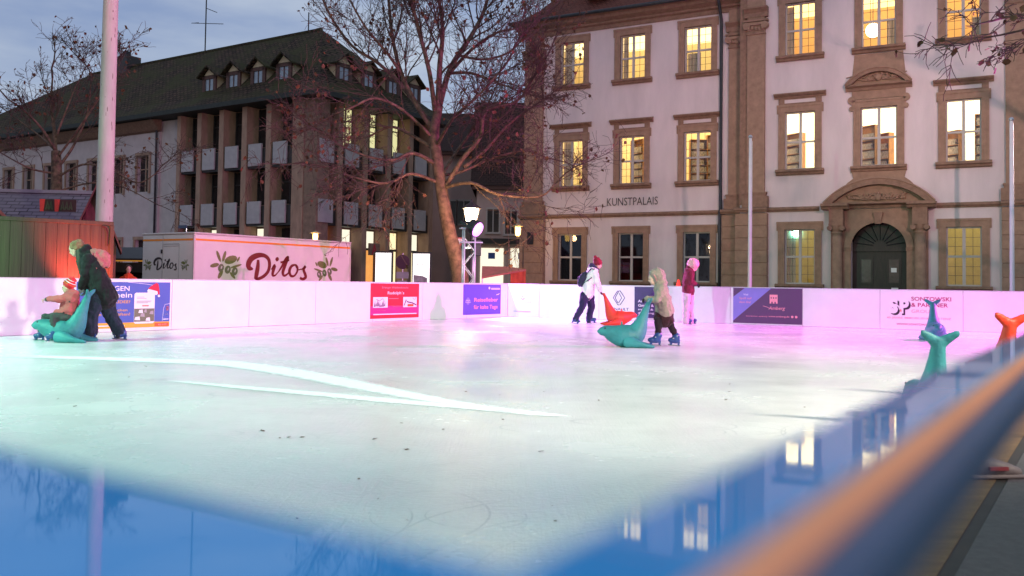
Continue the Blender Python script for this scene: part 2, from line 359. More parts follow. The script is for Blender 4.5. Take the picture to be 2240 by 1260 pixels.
# near barrier: glossy blue top cap seen from just above it
blue_gloss = mat('blue_cap_plastic', (.045, .34, .82), .035, .06, 3, .0, spec=.27)
blue_side = mat('blue_barrier_side', (.03, .10, .22), .5, .15, 5)
rail_m = mat('barrier_outer_rail', (.82, .46, .28), .4, .1, 8)
wood_m = mat('kick_rail_wood', (.30, .18, .09), .6, .25, 6, stretch=(1, 12, 12))
rd = (C_ - D_).normalized(); ld = (A_ - D_).normalized()
rn = Vector((rd.y, -rd.x, 0)); ln = Vector((ld.y, -ld.x, 0))
if rn.dot(Vector((1, -.3, 0))) < 0: rn = -rn
if ln.dot(Vector((-.3, -1, 0))) < 0: ln = -ln
CW = .05; RW = .0242
def near_barrier(d, nrm, length, other, label, outer):
    ang = math.atan2(d.y, d.x); root = thing('rink_barrier', label, 'rink barrier', (D_.x, D_.y, 0), ang)
    sg = 1 if Vector((-d.y, d.x, 0)).dot(nrm) > 0 else -1          # +y local or -y local is outside
    Y = lambda a: sg * a
    lo = 0.0; out = .012 if sg < 0 else .012
    def bx(x0, x1, a, c, z0, z1): return MB().box(x0, x1, min(Y(a), Y(c)), max(Y(a), Y(c)), z0, z1)
    ext = -.05 if outer else .0005
    cwd = RW if outer else CW; bevel(bx(ext, length, 0, cwd, BH - .012, BH).build('cap', blue_gloss, root), .002, 2)
    x = .01
    while x < length and not outer:
        x1 = min(length, x + 1.72); bx(x + .003, x1 - .003, .004, cwd - .004, .004, BH - .014).build('panel', blue_side, root); x = x1
    if outer:
        MB().tube([(-.2, Y(RW + .0042), BH - .002), (length, Y(RW + .0042), BH - .002)], .0042, 14).build('outer_rail', rail_m, root, True)
        bx(-.2, length, RW + .0082, RW + .0165, BH - .012, BH - .002).build('fascia', blue_side, root)
        x = 6.5
        while x < length: bx(x, x + .04, .002, RW - .004, GZ, BH - .025).build('post', STEEL, root); x += 3.2
    return root
near_barrier(rd, rn, (C_ - D_).length, None, 'glossy blue topped railing with a pale outer rail beside the brown rubber mat', True)
near_barrier(ld, ln, (A_ - D_).length, None, 'glossy blue capped rink barrier running off towards the green lit ice', False)

# walkway outside the near barrier
walk = mat('walkway_planks', (.12, .07, .035), .7, .35, 2.5, .3, 20, stretch=(1, 6, 1))
carpet = mat('grey_carpet', (.085, .075, .08), .95, .15, 30, .3, 120)
wroot = MB(); 
P0 = D_ + rn * .10 - rd * 1.0
def strip(a, c, z, name, m, lng=20):
    mb = MB(); q = [P0 + rn * a, P0 + rn * c, P0 + rn * c + rd * lng, P0 + rn * a + rd * lng]
    mb.add([(v.x, v.y, z) for v in q] + [(v.x, v.y, GZ - .01) for v in q], [(0, 1, 2, 3), (0, 4, 5, 1), (1, 5, 6, 2), (2, 6, 7, 3), (3, 7, 4, 0)]); return struct(mb.build(name, m))
strip(-.845, -.52, .012, 'walkway', walk)
strip(-.52, -.47, .010, 'kerb', mat('dark_rubber', (.03, .026, .024), .7, .2))
strip(-.47, 3.0, .014, 'carpet', carpet)
# a pair of worn trainers left on the walkway
tw = G(2172, 1045, .014)
tr = thing('trainer_shoe', 'pale trainer with a red stripe standing on the brown rubber mat', 'shoe', tw, R(8))
sm = mat('trainer_white', (.15, .12, .12), .6, .1, 20); rm = mat('trainer_red', (.22, .03, .04), .6, .1)
mb = MB(); mb.loft([((-.14, 0, .06), .055, .03, (1, 0, 0), (0, 1, 0)), ((-.08, 0, .06), .06, .038, (1, 0, 0), (0, 1, 0)), ((0, 0, .05), .048, .04, (1, 0, 0), (0, 1, 0)), ((.08, 0, .04), .034, .045, (1, 0, 0), (0, 1, 0)), ((.14, 0, .03), .02, .03, (1, 0, 0), (0, 1, 0))]); mb.build('upper', sm, tr, True)
mb = MB(); mb.box(-.15, .15, -.045, .045, 0, .022); bevel(mb.build('sole', sm, tr), .015, 3)
MB().box(-.05, .05, -.052, .052, .045, .062).build('stripe', rm, tr)

# ================================================================== ADVERT BANNERS ON THE BARRIERS
def pm(name, c, e=None): return mat('print_' + name, c, .5, .04, 4)
P_blue, P_yel, P_white, P_red, P_org = pm('blue', (.05, .12, .42)), pm('yellow', (.72, .38, .03)), pm('white', (.80, .80, .80)), pm('red', (.62, .02, .03)), pm('orange', (.75, .12, .02))
P_nav, P_lil, P_grey, P_pink, P_black = pm('navy', (.035, .03, .085)), pm('lilac', (.22, .20, .55)), pm('grey', (.35, .35, .34)), pm('pink', (.86, .33, .37)), pm('black', (.03, .02, .03))
P_vio, P_green, P_plum = pm('violet', (.10, .07, .45)), pm('olive', (.14, .17, .09)), pm('plum', (.10, .045, .115))
class Banner:
    def __init__(s, fr, px0, px1, z0, z1, m, label, y=-.006):
        s.x0 = fr.s(px0, 660); s.x1 = fr.s(px1, 660); s.w = s.x1 - s.x0; s.h = z1 - z0; s.fr = fr
        p = fr.w(s.x0, 0, z0); s.root = thing('advert_banner', label, 'banner', p, fr.ang)
        if m: MB().box(0, s.w, y, -.0015, 0, s.h).build('sheet', m, s.root)
        s.y = y if m else -.0015
    def rect(s, name, m, u0, u1, v0, v1, lift=.002):
        return MB().box(u0 * s.w, u1 * s.w, s.y - lift, s.y - .0005, v0 * s.h, v1 * s.h).build(name, m, s.root)
    def poly(s, name, m, pts, lift=.002):
        return MB().prism([(u * s.w, v * s.h) for u, v in pts], s.y - lift, s.y - .0005).build(name, m, s.root)
    def disc(s, name, m, u, v, r, lift=.002, seg=20, sq=1):
        return MB().prism([(u * s.w + r * math.cos(2 * math.pi * k / seg), v * s.h + sq * r * math.sin(2 * math.pi * k / seg)) for k in range(seg)], s.y - lift, s.y - .0005).build(name, m, s.root)
    def text(s, body, m, u0, u1, v, hgt, bold=.0, lift=.004, shear=0):
        return text('lettering', body, hgt * s.h * 1.38, m, s.root, (u0 * s.w, s.y - lift, v * s.h), (u1 - u0) * s.w, bold=bold, shear=shear)
    def line(s, m, pts, w, lift=.003, close=False, name='line'):
        return ribbon([(u * s.w, v * s.h) for u, v in pts], w, s.y - lift, close).build(name, m, s.root)

b1 = Banner(LB, 163, 374, .05, .875, P_white, 'blue and yellow voucher banner with a santa hat on the barrier')
b1.rect('blue_field', P_blue, .012, .985, .13, .985); b1.rect('yellow_strip', P_yel, .012, .985, .015, .13)
b1.text('ERLANGEN', P_white, .13, .535, .80, .105, .01); b1.text('Gutschein', P_white, .13, .565, .66, .115, .01); b1.text('GESCHENKIDEE?', P_yel, .14, .55, .54, .06, .01)
b1.text('Eintauschen', P_yel, .26, .52, .37, .055, .005); b1.text('in Geschäften!', P_yel, .22, .55, .28, .06, .005)
b1.poly('card', P_white, [(.61, .10), (.80, .10), (.815, .13), (.815, .73), (.80, .76), (.61, .76), (.595, .73), (.595, .13)], .003)
b1.rect('card_photo', P_green, .597, .813, .14, .42, .0045); b1.rect('card_stripe', P_org, .68, .75, .465, .49, .0045)
for k, (u, v, du) in enumerate([(.60, .18, .06), (.66, .25, .05), (.72, .16, .05), (.76, .30, .045), (.64, .33, .05), (.70, .34, .03)]):
    b1.poly('photo_patch', P_grey if k % 2 else P_white, [(u, v), (u + du, v - .01), (u + du * .9, v + .07), (u + .01, v + .06)], .006)
for v, u1 in ((.66, .70), (.63, .725), (.575, .78), (.555, .77), (.535, .74)): b1.rect('card_text_line', P_grey, .62, u1, v, v + .012, .0045)
b1.poly('santa_hat', P_red, [(.735, .80), (.745, .86), (.79, .93), (.83, .97), (.85, .95), (.86, .85), (.865, .72), (.845, .72), (.84, .77)], .006)
b1.poly('hat_brim', P_white, [(.73, .81), (.735, .755), (.83, .71), (.845, .735), (.84, .79), (.745, .84)], .008); b1.disc('hat_bobble', P_white, .858, .69, .022, .008)
b1.line(P_white, [(.52, .985), (.62, .965), (.72, .945), (.80, .92)], .006); b1.line(P_white, [(.985, .52), (.93, .50), (.915, .42), (.905, .15)], .006)
b1.rect('side_logo', P_pink, .945, .975, .37, .47); b1.rect('side_badge', P_white, .93, .97, .27, .30); b1.rect('side_text', P_white, .915, .975, .17, .19)
b1.rect('corner_logo', P_org, .82, .975, .03, .105, .004); b1.text('ERLANGEN', P_white, .86, .965, .052, .03)
b1.rect('strip_text_line', P_white, .22, .50, .06, .08, .004)

b2 = Banner(LB, 810, 916, .07, .885, P_red, "red christmas market banner headed Rudolph's on the barrier")
b2.rect('magenta_band', pm('magenta', (.60, .03, .22)), .0, 1, .10, .36, .002)
b2.text('Erlanger Waldweihnacht', P_pink, .22, .76, .86, .055, .0); b2.text('Rudolph´s', P_white, .33, .67, .69, .085, .012)
for u in (.05, .66):
    b2.rect('photo', P_white, u, u + .29, .31, .61, .004)
for k in range(9):
    u = .07 + .025 * k; v = .33 + .02 * random.random(); b2.poly('photo_figure', P_plum, [(u, v), (u + .02, v), (u + .018, v + random.uniform(.06, .2)), (u + .004, v + random.uniform(.05, .1))], .006)
b2.line(P_plum, [(.11, .55), (.17, .50), (.24, .57), (.27, .47)], .012, .007)
b2.line(P_plum, [(.68, .36), (.72, .53), (.74, .47), (.86, .43), (.94, .37)], .03, .007); b2.rect('photo_hut', P_org, .75, .88, .33, .40, .006); b2.line(P_plum, [(.86, .58), (.90, .52), (.93, .60)], .012, .007)
for u0, u1, v in ((.36, .56, .56), (.42, .70, .345), (.45, .70, .325), (.62, .68, .26), (.05, .30, .22)): b2.rect('text_line', P_pink, u0, u1, v, v + .012)
b2.rect('footer_text_line', P_white, .06, .95, .105, .135, .004)

b3 = Banner(LB, 1013, 1095, .085, .885, P_vio, 'violet blue banner reading Reisefieber für kalte Tage')
b3.text('Reisefieber', P_pink, .27, .91, .43, .13, .012); b3.text('für kalte Tage', P_pink, .27, .91, .19, .13, .012)
b3.disc('round_badge', P_lil, .12, .45, .075, sq=1.3); b3.text('Jetzt', P_white, .06, .18, .46, .04); b3.text('buchen', P_white, .05, .19, .40, .04)
b3.disc('logo_disc', P_white, .68, .88, .035); b3.rect('logo_text', P_lil, .73, .96, .89, .915); b3.rect('logo_text', P_white, .73, .97, .835, .87)
b3.poly('plane_icon', P_white, [(.87, .64), (.93, .655), (.97, .70), (.95, .70), (.91, .67), (.89, .68)])

b4 = Banner(FB, 1112, 1178, .07, .87, None, 'faint small violet logo printed on the white barrier')
b4.disc('logo_dot', P_plum, .48, .62, .016); b4.line(P_plum, [(.42, .565), (.45, .54), (.48, .53), (.51, .54), (.54, .565)], .018)
b4.text('LINK  SURE', P_pink, .20, .76, .42, .035, 0); b4.rect('address_line', P_lil, .18, .74, .105, .12)

b5 = Banner(FB, 1318, 1386, .05, .89, None, 'car maker diamond logo and name printed on the white barrier')
dm = lambda sc, ox: [((.53 + ox) + sc * x, .60 + z) for x, z in ((0, .31), (.17, 0), (0, -.31), (-.17, 0))]
b5.line(P_nav, [(.49, .86), (.35, .64), (.50, .42), (.55, .42)], .020); b5.line(P_nav, [(.57, .42), (.72, .64), (.57, .86), (.53, .86), (.41, .64), (.50, .48)], .020); b5.line(P_nav, [(.52, .48), (.62, .64), (.54, .78)], .018)
b5.text('RENAULT', P_nav, .22, .84, .25, .085, .006)

b6 = Banner(FB, 1388, 1462, .085, .885, P_nav, 'black company banner with white GmbH lettering on the barrier')
b6.text('Ar', P_white, .11, .25, .50, .085, .012); b6.text('GmbH & Co. K', P_white, .11, .92, .36, .085, .012); b6.text('mann &', P_white, .11, .56, .245, .06, .006); b6.text('d Erlangen', P_white, .11, .72, .13, .06, .006)

b7 = Banner(FB, 1604, 1755, .035, .90, P_plum, 'purple banner with a blue diagonal band and Amberg lettering')
b7.poly('diagonal_band', P_lil, [(0, .06), (0, .74), (.17, .995), (.555, .995)], .003)
b7.text('Viel', P_white, .15, .22, .79, .05); b7.text('Spaß auf', P_pink, .09, .27, .68, .06); b7.text('dem Eis!', P_pink, .09, .26, .57, .06)
b7.rect('castle_icon', P_pink, .535, .65, .62, .82)
for k in range(3): b7.rect('castle_leg', P_pink, .535 + .045 * k, .56 + .045 * k, .57, .62)
for k in range(3): b7.rect('castle_window', P_plum, .55 + .035 * k, .565 + .035 * k, .71, .75, .004)
b7.text('Amberg', P_pink, .52, .76, .40, .095, .004, shear=.25); b7.line(P_pink, [(.44, .50), (.50, .47), (.53, .44)], .01)
b7.text('tourismus: amberg', P_pink, .19, .50, .19, .035); b7.text('www.amberg.de', P_pink, .52, .82, .19, .05, .004); b7.disc('small_badge', P_pink, .86, .21, .03); b7.disc('small_badge', P_pink, .915, .21, .03)

b8 = Banner(FB, 1928, 2098, .03, .90, None, 'white barrier print with S and P monogram and Sontowski lettering')
for ch, u0, u1 in (('S', .115, .235), ('P', .255, .37)):
    b8.text(ch, P_black, u0 + .012, u1 + .012, .37, .36, .05, .003); b8.text(ch, P_white, u0 - .012, u1 - .012, .415, .36, .05, .006)
b8.text('&', P_org, .245, .27, .44, .07, .02, .008)
crim = pm('crimson', (.40, .02, .12))
b8.text('SONTOWSKI', crim, .39, .90, .735, .105, .014); b8.text('& PARTNER', crim, .39, .86, .575, .105, .014); b8.text('GROUP', P_pink, .39, .67, .415, .09, .002)
b8.text('40 JAHRE IMMOBILIENKOMPETENZ', P_pink, .07, .90, .25, .055, .006); b8.text('WWW.SONTOWSKI.DE', crim, .20, .71, .085, .055, .008)
# ================================================================== BAROQUE PALACE
PF = Frame(atY(1578, 617, 38), (3520, -1950))
pal = thing('palace', 'three storey baroque palace with pale pink plaster, sandstone trim and lit windows', 'building', (PF.P.x, PF.P.y, GZ), PF.ang)
DZ = -GZ                                     # local z = world z + DZ
def zz(z): return z + DZ
def wall_grid(x0, x1, z0, z1, y0, y1, holes):
    xs = sorted({x0, x1, *[h[0] for h in holes], *[h[1] for h in holes]}); zs = sorted({z0, z1, *[h[2] for h in holes], *[h[3] for h in holes]})
    mb = MB(); ins = lambda x, z: any(h[0] < x < h[1] and h[2] < z < h[3] for h in holes)
    for i in range(len(xs) - 1):
        for j in range(len(zs) - 1):
            a, c, e, f = xs[i], xs[i + 1], zs[j], zs[j + 1]
            if ins((a + c) / 2, (e + f) / 2): continue
            mb.quad((a, y0, e), (c, y0, e), (c, y0, f), (a, y0, f)); mb.quad((c, y1, e), (a, y1, e), (a, y1, f), (c, y1, f))
    for a, c, e, f in holes:
        mb.quad((a, y0, e), (a, y1, e), (c, y1, e), (c, y0, e)); mb.quad((a, y0, f), (c, y0, f), (c, y1, f), (a, y1, f))
        mb.quad((a, y0, e), (a, y0, f), (a, y1, f), (a, y1, e)); mb.quad((c, y0, e), (c, y1, e), (c, y1, f), (c, y0, f))
    mb.quad((x0, y0, z0), (x0, y0, z1), (x0, y1, z1), (x0, y1, z0)); mb.quad((x1, y0, z0), (x1, y1, z0), (x1, y1, z1), (x1, y0, z1))
    return mb
_mc = {}
def shared(key, fn):
    if key not in _mc: _mc[key] = fn()
    return _mc[key]
def pal_window(s, y, w, zb, zt, kind, lit=True, bars=True, sill=True):
    h = zt - zb; key = (round(w, 2), round(h, 2)); f = .055; tm = .48 * h if kind != 'g' else .5 * h
    def sash():
        mb = MB(); mb.box(-w / 2, -w / 2 + f, .10, .16, 0, h); mb.box(w / 2 - f, w / 2, .10, .16, 0, h); mb.box(-w / 2 + f, w / 2 - f, .10, .16, h - f, h); mb.box(-w / 2 + f, w / 2 - f, .10, .16, 0, f)
        mb.box(-.055, .055, .095, .165, f, h - f); mb.box(-w / 2 + f, -.055, .097, .163, tm - .04, tm + .04); mb.box(.055, w / 2 - f, .097, .163, tm - .04, tm + .04); return mb.mesh('window', FRAME_W)
    wo = obj('window', shared(('sash', key, tm), sash), pal, (s, y, zz(zb)))
    for sx in (-1, 1):
        for lo, hi in ((f, tm - .04), (tm + .04, h - f)):
            x0, x1 = (-w / 2 + f, -.055) if sx < 0 else (.055, w / 2 - f)
            obj('pane', shared(('pane', key, sx, round(lo, 2), lit), lambda: MB().box(x0, x1, .125, .131, lo, hi).mesh('pane', GLASS if lit else GLASS_D)), wo)
    if bars:
        def bm_():
            mb = MB()
            for sx in (-1, 1):
                x0, x1 = (-w / 2 + f, -.055) if sx < 0 else (.055, w / 2 - f); xm = (x0 + x1) / 2
                mb.box(xm - .009, xm + .009, .114, .120, f, h - f)
                for lo, hi in ((f, tm - .04), (tm + .04, h - f)):
                    for q in (1, 2): z = lo + (hi - lo) * q / 3; mb.box(x0, x1, .114, .120, z - .008, z + .008)
            return mb.mesh('glazing_bars', BARS)
        obj('glazing_bars', shared(('bars', key), bm_), wo)
    sw = .25                                                   # stone surround
    def surr():
        mb = MB(); T = h + .30; e = .05
        for sg in (-1, 1):
            a, c = sorted((sg * (w / 2 - .0), sg * (w / 2 + sw))); mb.box(a, c, -.06, .095, 0, h)
            a2, c2 = sorted((sg * (w / 2 + sw - .07), sg * (w / 2 + sw + .01))); mb.box(a2, c2, -.085, -.059, 0, h + .27)
            a3, c3 = sorted((sg * (w / 2 + sw - .0), sg * (w / 2 + sw + .07))); mb.box(a3, c3, -.06, .0, h - .05, T)   # ears
            a4, c4 = sorted((sg * w / 2, sg * (w / 2 + .05))); mb.box(a4, c4, -.075, -.059, 0, h)
        mb.box(-w / 2 - sw, w / 2 + sw, -.062, .095, h, T); mb.box(-w / 2 - sw - .07, w / 2 + sw + .07, -.09, -.061, T - .075, T + .01)
        return mb.mesh('surround', STONE)
    obj('surround', shared(('surr', key), surr), wo)
    if kind == 'm':
        def hood():
            mb = MB(); T = h + .31
            for sg in (-1, 1):
                a, c = sorted((sg * (w / 2 + .02), sg * (w / 2 + sw))); mb.box(a, c, -.07, 0, T, T + .26)
            mb.box(-w / 2 - .02, w / 2 + .02, -.055, 0, T, T + .06); mb.box(-w / 2 - .02, w / 2 + .02, -.055, 0, T + .21, T + .26)
            mb.extrude_x([(0, T + .26), (-.10, T + .26), (-.12, T + .31), (-.20, T + .34), (-.27, T + .40), (-.27, T + .44), (0, T + .50)], -w / 2 - sw - .17, w / 2 + sw + .17); return mb.mesh('hood', STONE_D)
        obj('hood', shared(('hood', key), hood), wo)
        obj('lintel_panel', shared(('lp', key), lambda: MB().box(-w / 2 - .02, w / 2 + .02, -.03, -.001, h + .37, h + .52).mesh('lintel_panel', PLASTER)), wo)
    if sill:
        obj('sill', shared(('sill', key), lambda: MB().extrude_x([(.1, 0), (.1, -.20), (-.06, -.24), (-.12, -.20), (-.14, -.14), (-.24, -.10), (-.24, -.02), (-.2, 0)], -w / 2 - sw - .10, w / 2 + sw + .10).mesh('sill', STONE_D)), wo)
    return wo
WC = (-7.13, -4.12, -1.09); RC = (3.35, 6.31, 9.25); RY = -.6; RX0, RX1 = .93, 11.75
wing_open = [(c - .6, c + .6, zz(a), zz(b_)) for c in WC for a, b_ in ((10.22, 12.24), (5.46, 7.62), (1.07, 3.24))]
wall_grid(-9.55, RX0, 0, zz(12.75), 0, .38, wing_open).build('wall', PLASTER, pal)
ris_open = [(c - .59, c + .59, zz(a), zz(b_)) for c in (RC[0], RC[2]) for a, b_ in ((10.34, 12.5), (5.68, 8.02), (1.05, 3.25))] + [(RC[1] - .66, RC[1] + .66, zz(5.68), zz(7.98)), (RC[1] - .62, RC[1] + .62, zz(10.34), zz(12.5)), (5.30, 7.32, 0.02, zz(3.47))]
wall_grid(RX0, RX1, 0, zz(16), RY, RY + .38, ris_open).build('wall', PLASTER, pal)
for c in WC:
    pal_window(c, 0, 1.2, 10.22, 12.24, 't'); pal_window(c, 0, 1.2, 5.46, 7.62, 'm'); pal_window(c, 0, 1.2, 1.07, 3.24, 'g', lit=False, bars=False)
for c in (RC[0], RC[2]):
    pal_window(c, RY, 1.18, 10.34, 12.5, 't'); pal_window(c, RY, 1.18, 5.68, 8.02, 'm', bars=False); pal_window(c, RY, 1.18, 1.05, 3.25, 'g')
pal_window(RC[1], RY, 1.24, 10.34, 12.5, 't'); pal_window(RC[1], RY, 1.32, 5.68, 7.98, 'c', bars=False)
# rooms behind the windows
cream = mat('room_wall_cream', (.75, .62, .36), .9, .05, 1)
warmw = mat('room_wall_warm', (.80, .58, .28), .9, .05, 1)
pale = mat('room_wall_pale', (.85, .78, .58), .9, .05, 1)
def ceil(name, c, e): return mat('lit_ceiling_' + name, (.8, .8, .8), .9, 0, emit=c, estr=e)
def room(x0, x1, z0, z1, y0, dep, wm, cm):
    mb = MB(); y1 = y0 + dep
    mb.quad((x0, y1, z0), (x1, y1, z0), (x1, y1, z1), (x0, y1, z1)); mb.quad((x0, y0, z0), (x0, y1, z0), (x0, y1, z1), (x0, y0, z1)); mb.quad((x1, y0, z0), (x1, y0, z1), (x1, y1, z1), (x1, y1, z0)); mb.quad((x0, y0, z0), (x1, y0, z0), (x1, y1, z0), (x0, y1, z0))
    mb.build('room', wm, pal)
    if cm: MB().quad((x0, y0, z1), (x0, y1, z1), (x1, y1, z1), (x1, y0, z1)).build('room_ceiling', cm, pal)
    else: MB().quad((x0, y0, z1), (x0, y1, z1), (x1, y1, z1), (x1, y0, z1)).build('room_ceiling', wm, pal)
room(-9.0, .6, zz(9.9), zz(12.7), .385, 4, cream, ceil('library_top', (1, .80, .40), 2.0))
room(-9.0, .6, zz(5.1), zz(8.6), .385, 4.5, cream, ceil('library', (1, .86, .52), 3.0))
room(-9.0, .6, zz(.6), zz(4.0), .385, 3, DARKROOM, None)
room(1.3, 11.4, zz(9.9), zz(13.2), RY + .385, 4.2, warmw, ceil('hall_top', (1, .70, .30), 1.9))
room(1.3, 11.4, zz(5.2), zz(9.0), RY + .385, 4.8, pale, ceil('hall', (1, .92, .68), 6))
room(1.3, 5.0, zz(.6), zz(4.0), RY + .385, 3.2, mat('room_wall_olive', (.45, .40, .15), .9, .1), ceil('foyer', (1, .78, .32), 1.7))
room(7.6, 11.4, zz(.6), zz(4.0), RY + .385, 3.2, MATS['room_wall_olive'], ceil('foyer2', (1, .78, .32), 1.7))
# a few curtains and blinds so that no two rooms look alike
curt = mat('pale_curtain', (.70, .60, .42), .9, .15, 9, .4, 14, stretch=(9, 1, .3)); blind = mat('roller_blind', (.55, .50, .36), .9, .06)
def curtain(x0, x1, z0, z1, y, m):
    mb = MB(); N_ = 14; xs_ = [x0 + (x1 - x0) * k / N_ for k in range(N_ + 1)]
    for k in range(N_): mb.quad((xs_[k], y + .03 * math.sin(k * 2.1), zz(z0)), (xs_[k + 1], y + .03 * math.sin((k + 1) * 2.1), zz(z0)), (xs_[k + 1], y + .03 * math.sin((k + 1) * 2.1), zz(z1)), (xs_[k], y + .03 * math.sin(k * 2.1), zz(z1)))
    mb.build('curtain', m, pal)
curtain(-1.70, -1.10, 10.2, 11.2, .5, blind); curtain(-7.75, -7.35, 10.2, 12.3, .5, curt); curtain(-7.75, -7.30, 5.4, 7.7, .5, curt); curtain(-6.75, -6.5, 5.4, 7.7, .5, curt); curtain(-4.75, -4.5, 10.2, 12.3, .5, curt)
curtain(2.72, 3.02, 10.3, 12.5, RY + .5, curt); curtain(9.55, 9.86, 10.3, 11.2, RY + .5, blind); curtain(2.72, 3.1, 1.0, 3.3, RY + .5, curt); curtain(6.55, 6.95, 10.3, 11.5, RY + .55, curt)
# string course, cornice, eaves
def course(x0, x1, y, z, prof, name='string_course', m=STONE_D): MB().extrude_x([(y + a, zz(z + b_)) for a, b_ in prof], x0, x1).build(name, m, pal)
SCP = [(.0, 0), (-.06, 0), (-.09, .05), (-.14, .09), (-.14, .16), (0, .20)]
course(-8.55, .15, 0, 3.97, SCP); course(2.05, 4.1, RY, 3.97, SCP); course(8.15, 10.5, RY, 3.97, SCP)
CP = [(0, 0), (-.08, 0), (-.10, .16), (-.22, .22), (-.22, .30), (-.46, .42), (-.50, .54), (-.62, .58), (0, .62)]
course(-9.95, .915, 0, 12.66, CP, 'cornice')
gut = mat('dark_zinc', (.045, .05, .055), .5, .2, 6, metal=.3)
MB().tube([(-10.2, -.72, zz(13.30)), (.9, -.72, zz(13.30))], .085, 10).build('gutter', gut, pal, True)
# wing roof with bell-cast eaves
rt = brick_mat('red_roof_tiles', (.20, .075, .055), (.14, .055, .045), (.05, .025, .02), 1, .22, .16, moss=(.17, .07, .055))
prof = [(-.75, 13.27), (-.2, 13.55), (.5, 14.15), (1.3, 15.1), (2.6, 16.9), (4.6, 19.6), (7.5, 21.0)]
mb = MB(); XL = -10.25
for i, (yy, z) in enumerate(prof):
    ins = max(0, (yy + .75)) * .9; mb.v += [(XL + ins, yy, zz(z)), (RX0, yy, zz(z)), (XL + ins, 16, zz(z))]
for i in range(len(prof) - 1):
    a = i * 3; mb.f += [(a, a + 1, a + 4, a + 3), (a + 2, a, a + 3, a + 5)]
mb.build('roof', rt, pal, False, uv=lambda co: (co.x if co.y < 15.9 else co.y, co.z * 1.25))
dz_ = MB().prism([(-6.6, zz(14.3)), (-5.5, zz(14.3)), (-5.5, zz(15.2)), (-6.05, zz(15.7)), (-6.6, zz(15.2))], .0, 1.6).build('dormer', STONE_D, pal)
MB().box(-6.35, -5.75, -.012, -.002, zz(14.45), zz(15.1)).build('pane', GLASS_D, dz_)
# side wall of the wing (towards the street)
MB().box(-9.56, -9.2, .0, 16, 0, zz(12.7)).build('side_wall', PLASTER, pal)
# rusticated corner and pilasters, every stone course its own block
def blocks(x0, x1, y0, y1, z0, z1, nb, m=STONE):
    hgt = (z1 - z0) / nb
    for k in range(nb):
        bevel(MB().box(x0, x1, y0, y1, zz(z0 + k * hgt + .012), zz(z0 + (k + 1) * hgt - .012)).build('stone_block', m, pal), .012, 1)
    MB().box(x0 + .02, x1 - .02, y0 + .02, y1, zz(z0), zz(z1)).build('block_core', STONE_D, pal)
def capital(x0, x1, yb, z):
    c = MB(); c.box(x0 - .02, x1 + .02, yb - .05, yb + .2, zz(z), zz(z + .06)); c.box(x0 + .02, x1 - .02, yb - .02, yb + .2, zz(z + .06), zz(z + .2))
    c.box(x0 - .13, x1 + .13, yb - .14, yb + .2, zz(z + .52), zz(z + .60))
    o = c.build('capital', STONE_D, pal)
    v = MB()
    for x in (x0 - .01, x1 + .01):
        v.tube([(x, yb - .12, zz(z + .36)), (x, yb + .12, zz(z + .36))], .15, 12); v.tube([(x, yb - .145, zz(z + .36)), (x, yb - .12, zz(z + .36))], .07, 10)
    for k in range(5):
        x = x0 + (x1 - x0) * (k + .5) / 5; v.ell((x, yb - .05, zz(z + .24 + .03 * math.sin(k * 1.6))), .06, .06, .085)
    v.box(x0 + .05, x1 - .05, yb - .09, yb + .1, zz(z + .38), zz(z + .5)); v.build('volute', STONE, o, False)
    e = MB(); e.extrude_x([(yb + .2, zz(z + .72)), (yb - .04, zz(z + .72)), (yb - .05, zz(z + .9)), (yb - .12, zz(z + .98)), (yb - .2, zz(z + 1.06)), (yb - .2, zz(z + 1.12)), (yb + .2, zz(z + 1.14))], x0 - .12, x1 + .12)
    e.box(x0, x1, yb - .02, yb + .2, zz(z + .6), zz(z + .72)); e.build('entablature', STONE_D, o)
def pilaster(x0, x1, yw, proj, zbase, ztop, cap_z=None):
    yb = yw - proj
    MB().box(x0, x1, yb, yw + .05, zz(zbase), zz(ztop)).build('pilaster', STONE, pal)
    pb = MB(); w = .07
    pb.box(x0 - .16, x1 + .16, yb - .10, yw + .05, zz(zbase - .50), zz(zbase - .06)); pb.box(x0 - w, x1 + w, yb - .06, yw + .05, zz(zbase - .06), zz(zbase + .05)); pb.box(x0 - w - .03, x1 + w + .03, yb - .085, yw + .05, zz(zbase + .05), zz(zbase + .12)); pb.build('pilaster_base', STONE_D, pal)
    if cap_z: capital(x0, x1, yb, cap_z)
pilaster(.30, .86, 0, .14, 4.68, 12.72, 11.05); blocks(.06, .90, -.26, .02, -.15, 3.93, 8); course(.02, .90, -.26, 3.97, SCP)
pilaster(1.24, 1.96, RY, .16, 4.68, 15.9, 11.35); blocks(.80, 2.10, RY - .28, RY + .02, -.15, 3.93, 8); course(.78, 2.12, RY - .28, 3.97, SCP)
MB().box(.92, 1.24, RY - .05, 0, zz(4.3), zz(15.9)).build('pilaster', STONE_D, pal)
pilaster(10.62, 11.34, RY, .16, 4.68, 15.9, 11.35); blocks(10.48, 11.76, RY - .28, RY + .02, -.15, 3.93, 8); course(10.46, 11.78, RY - .28, 3.97, SCP)
pilaster(-9.55, -8.60, 0, .14, 4.68, 12.7, 10.9); blocks(-9.70, -8.42, -.26, .02, -.15, 3.93, 8); course(-9.72, -8.40, -.26, 3.97, SCP)
MB().box(-9.66, -9.5, .02, .9, 0, zz(12.7)).build('corner_return', STONE_D, pal)
bevel(MB().box(-9.25, -8.92, -.30, -.262, zz(2.75), zz(3.35)).build('plaque', BLACK, pal), .01)
# downpipe with brackets
MB().tube([(-.02, -.72, zz(13.25)), (-.02, -.55, zz(12.95)), (-.02, -.16, zz(12.35)), (-.02, -.14, zz(12.0)), (-.02, -.14, zz(4.2)), (-.02, -.24, zz(4.05)), (-.02, -.24, .05)], .065, 10).build('downpipe', gut, pal, True)
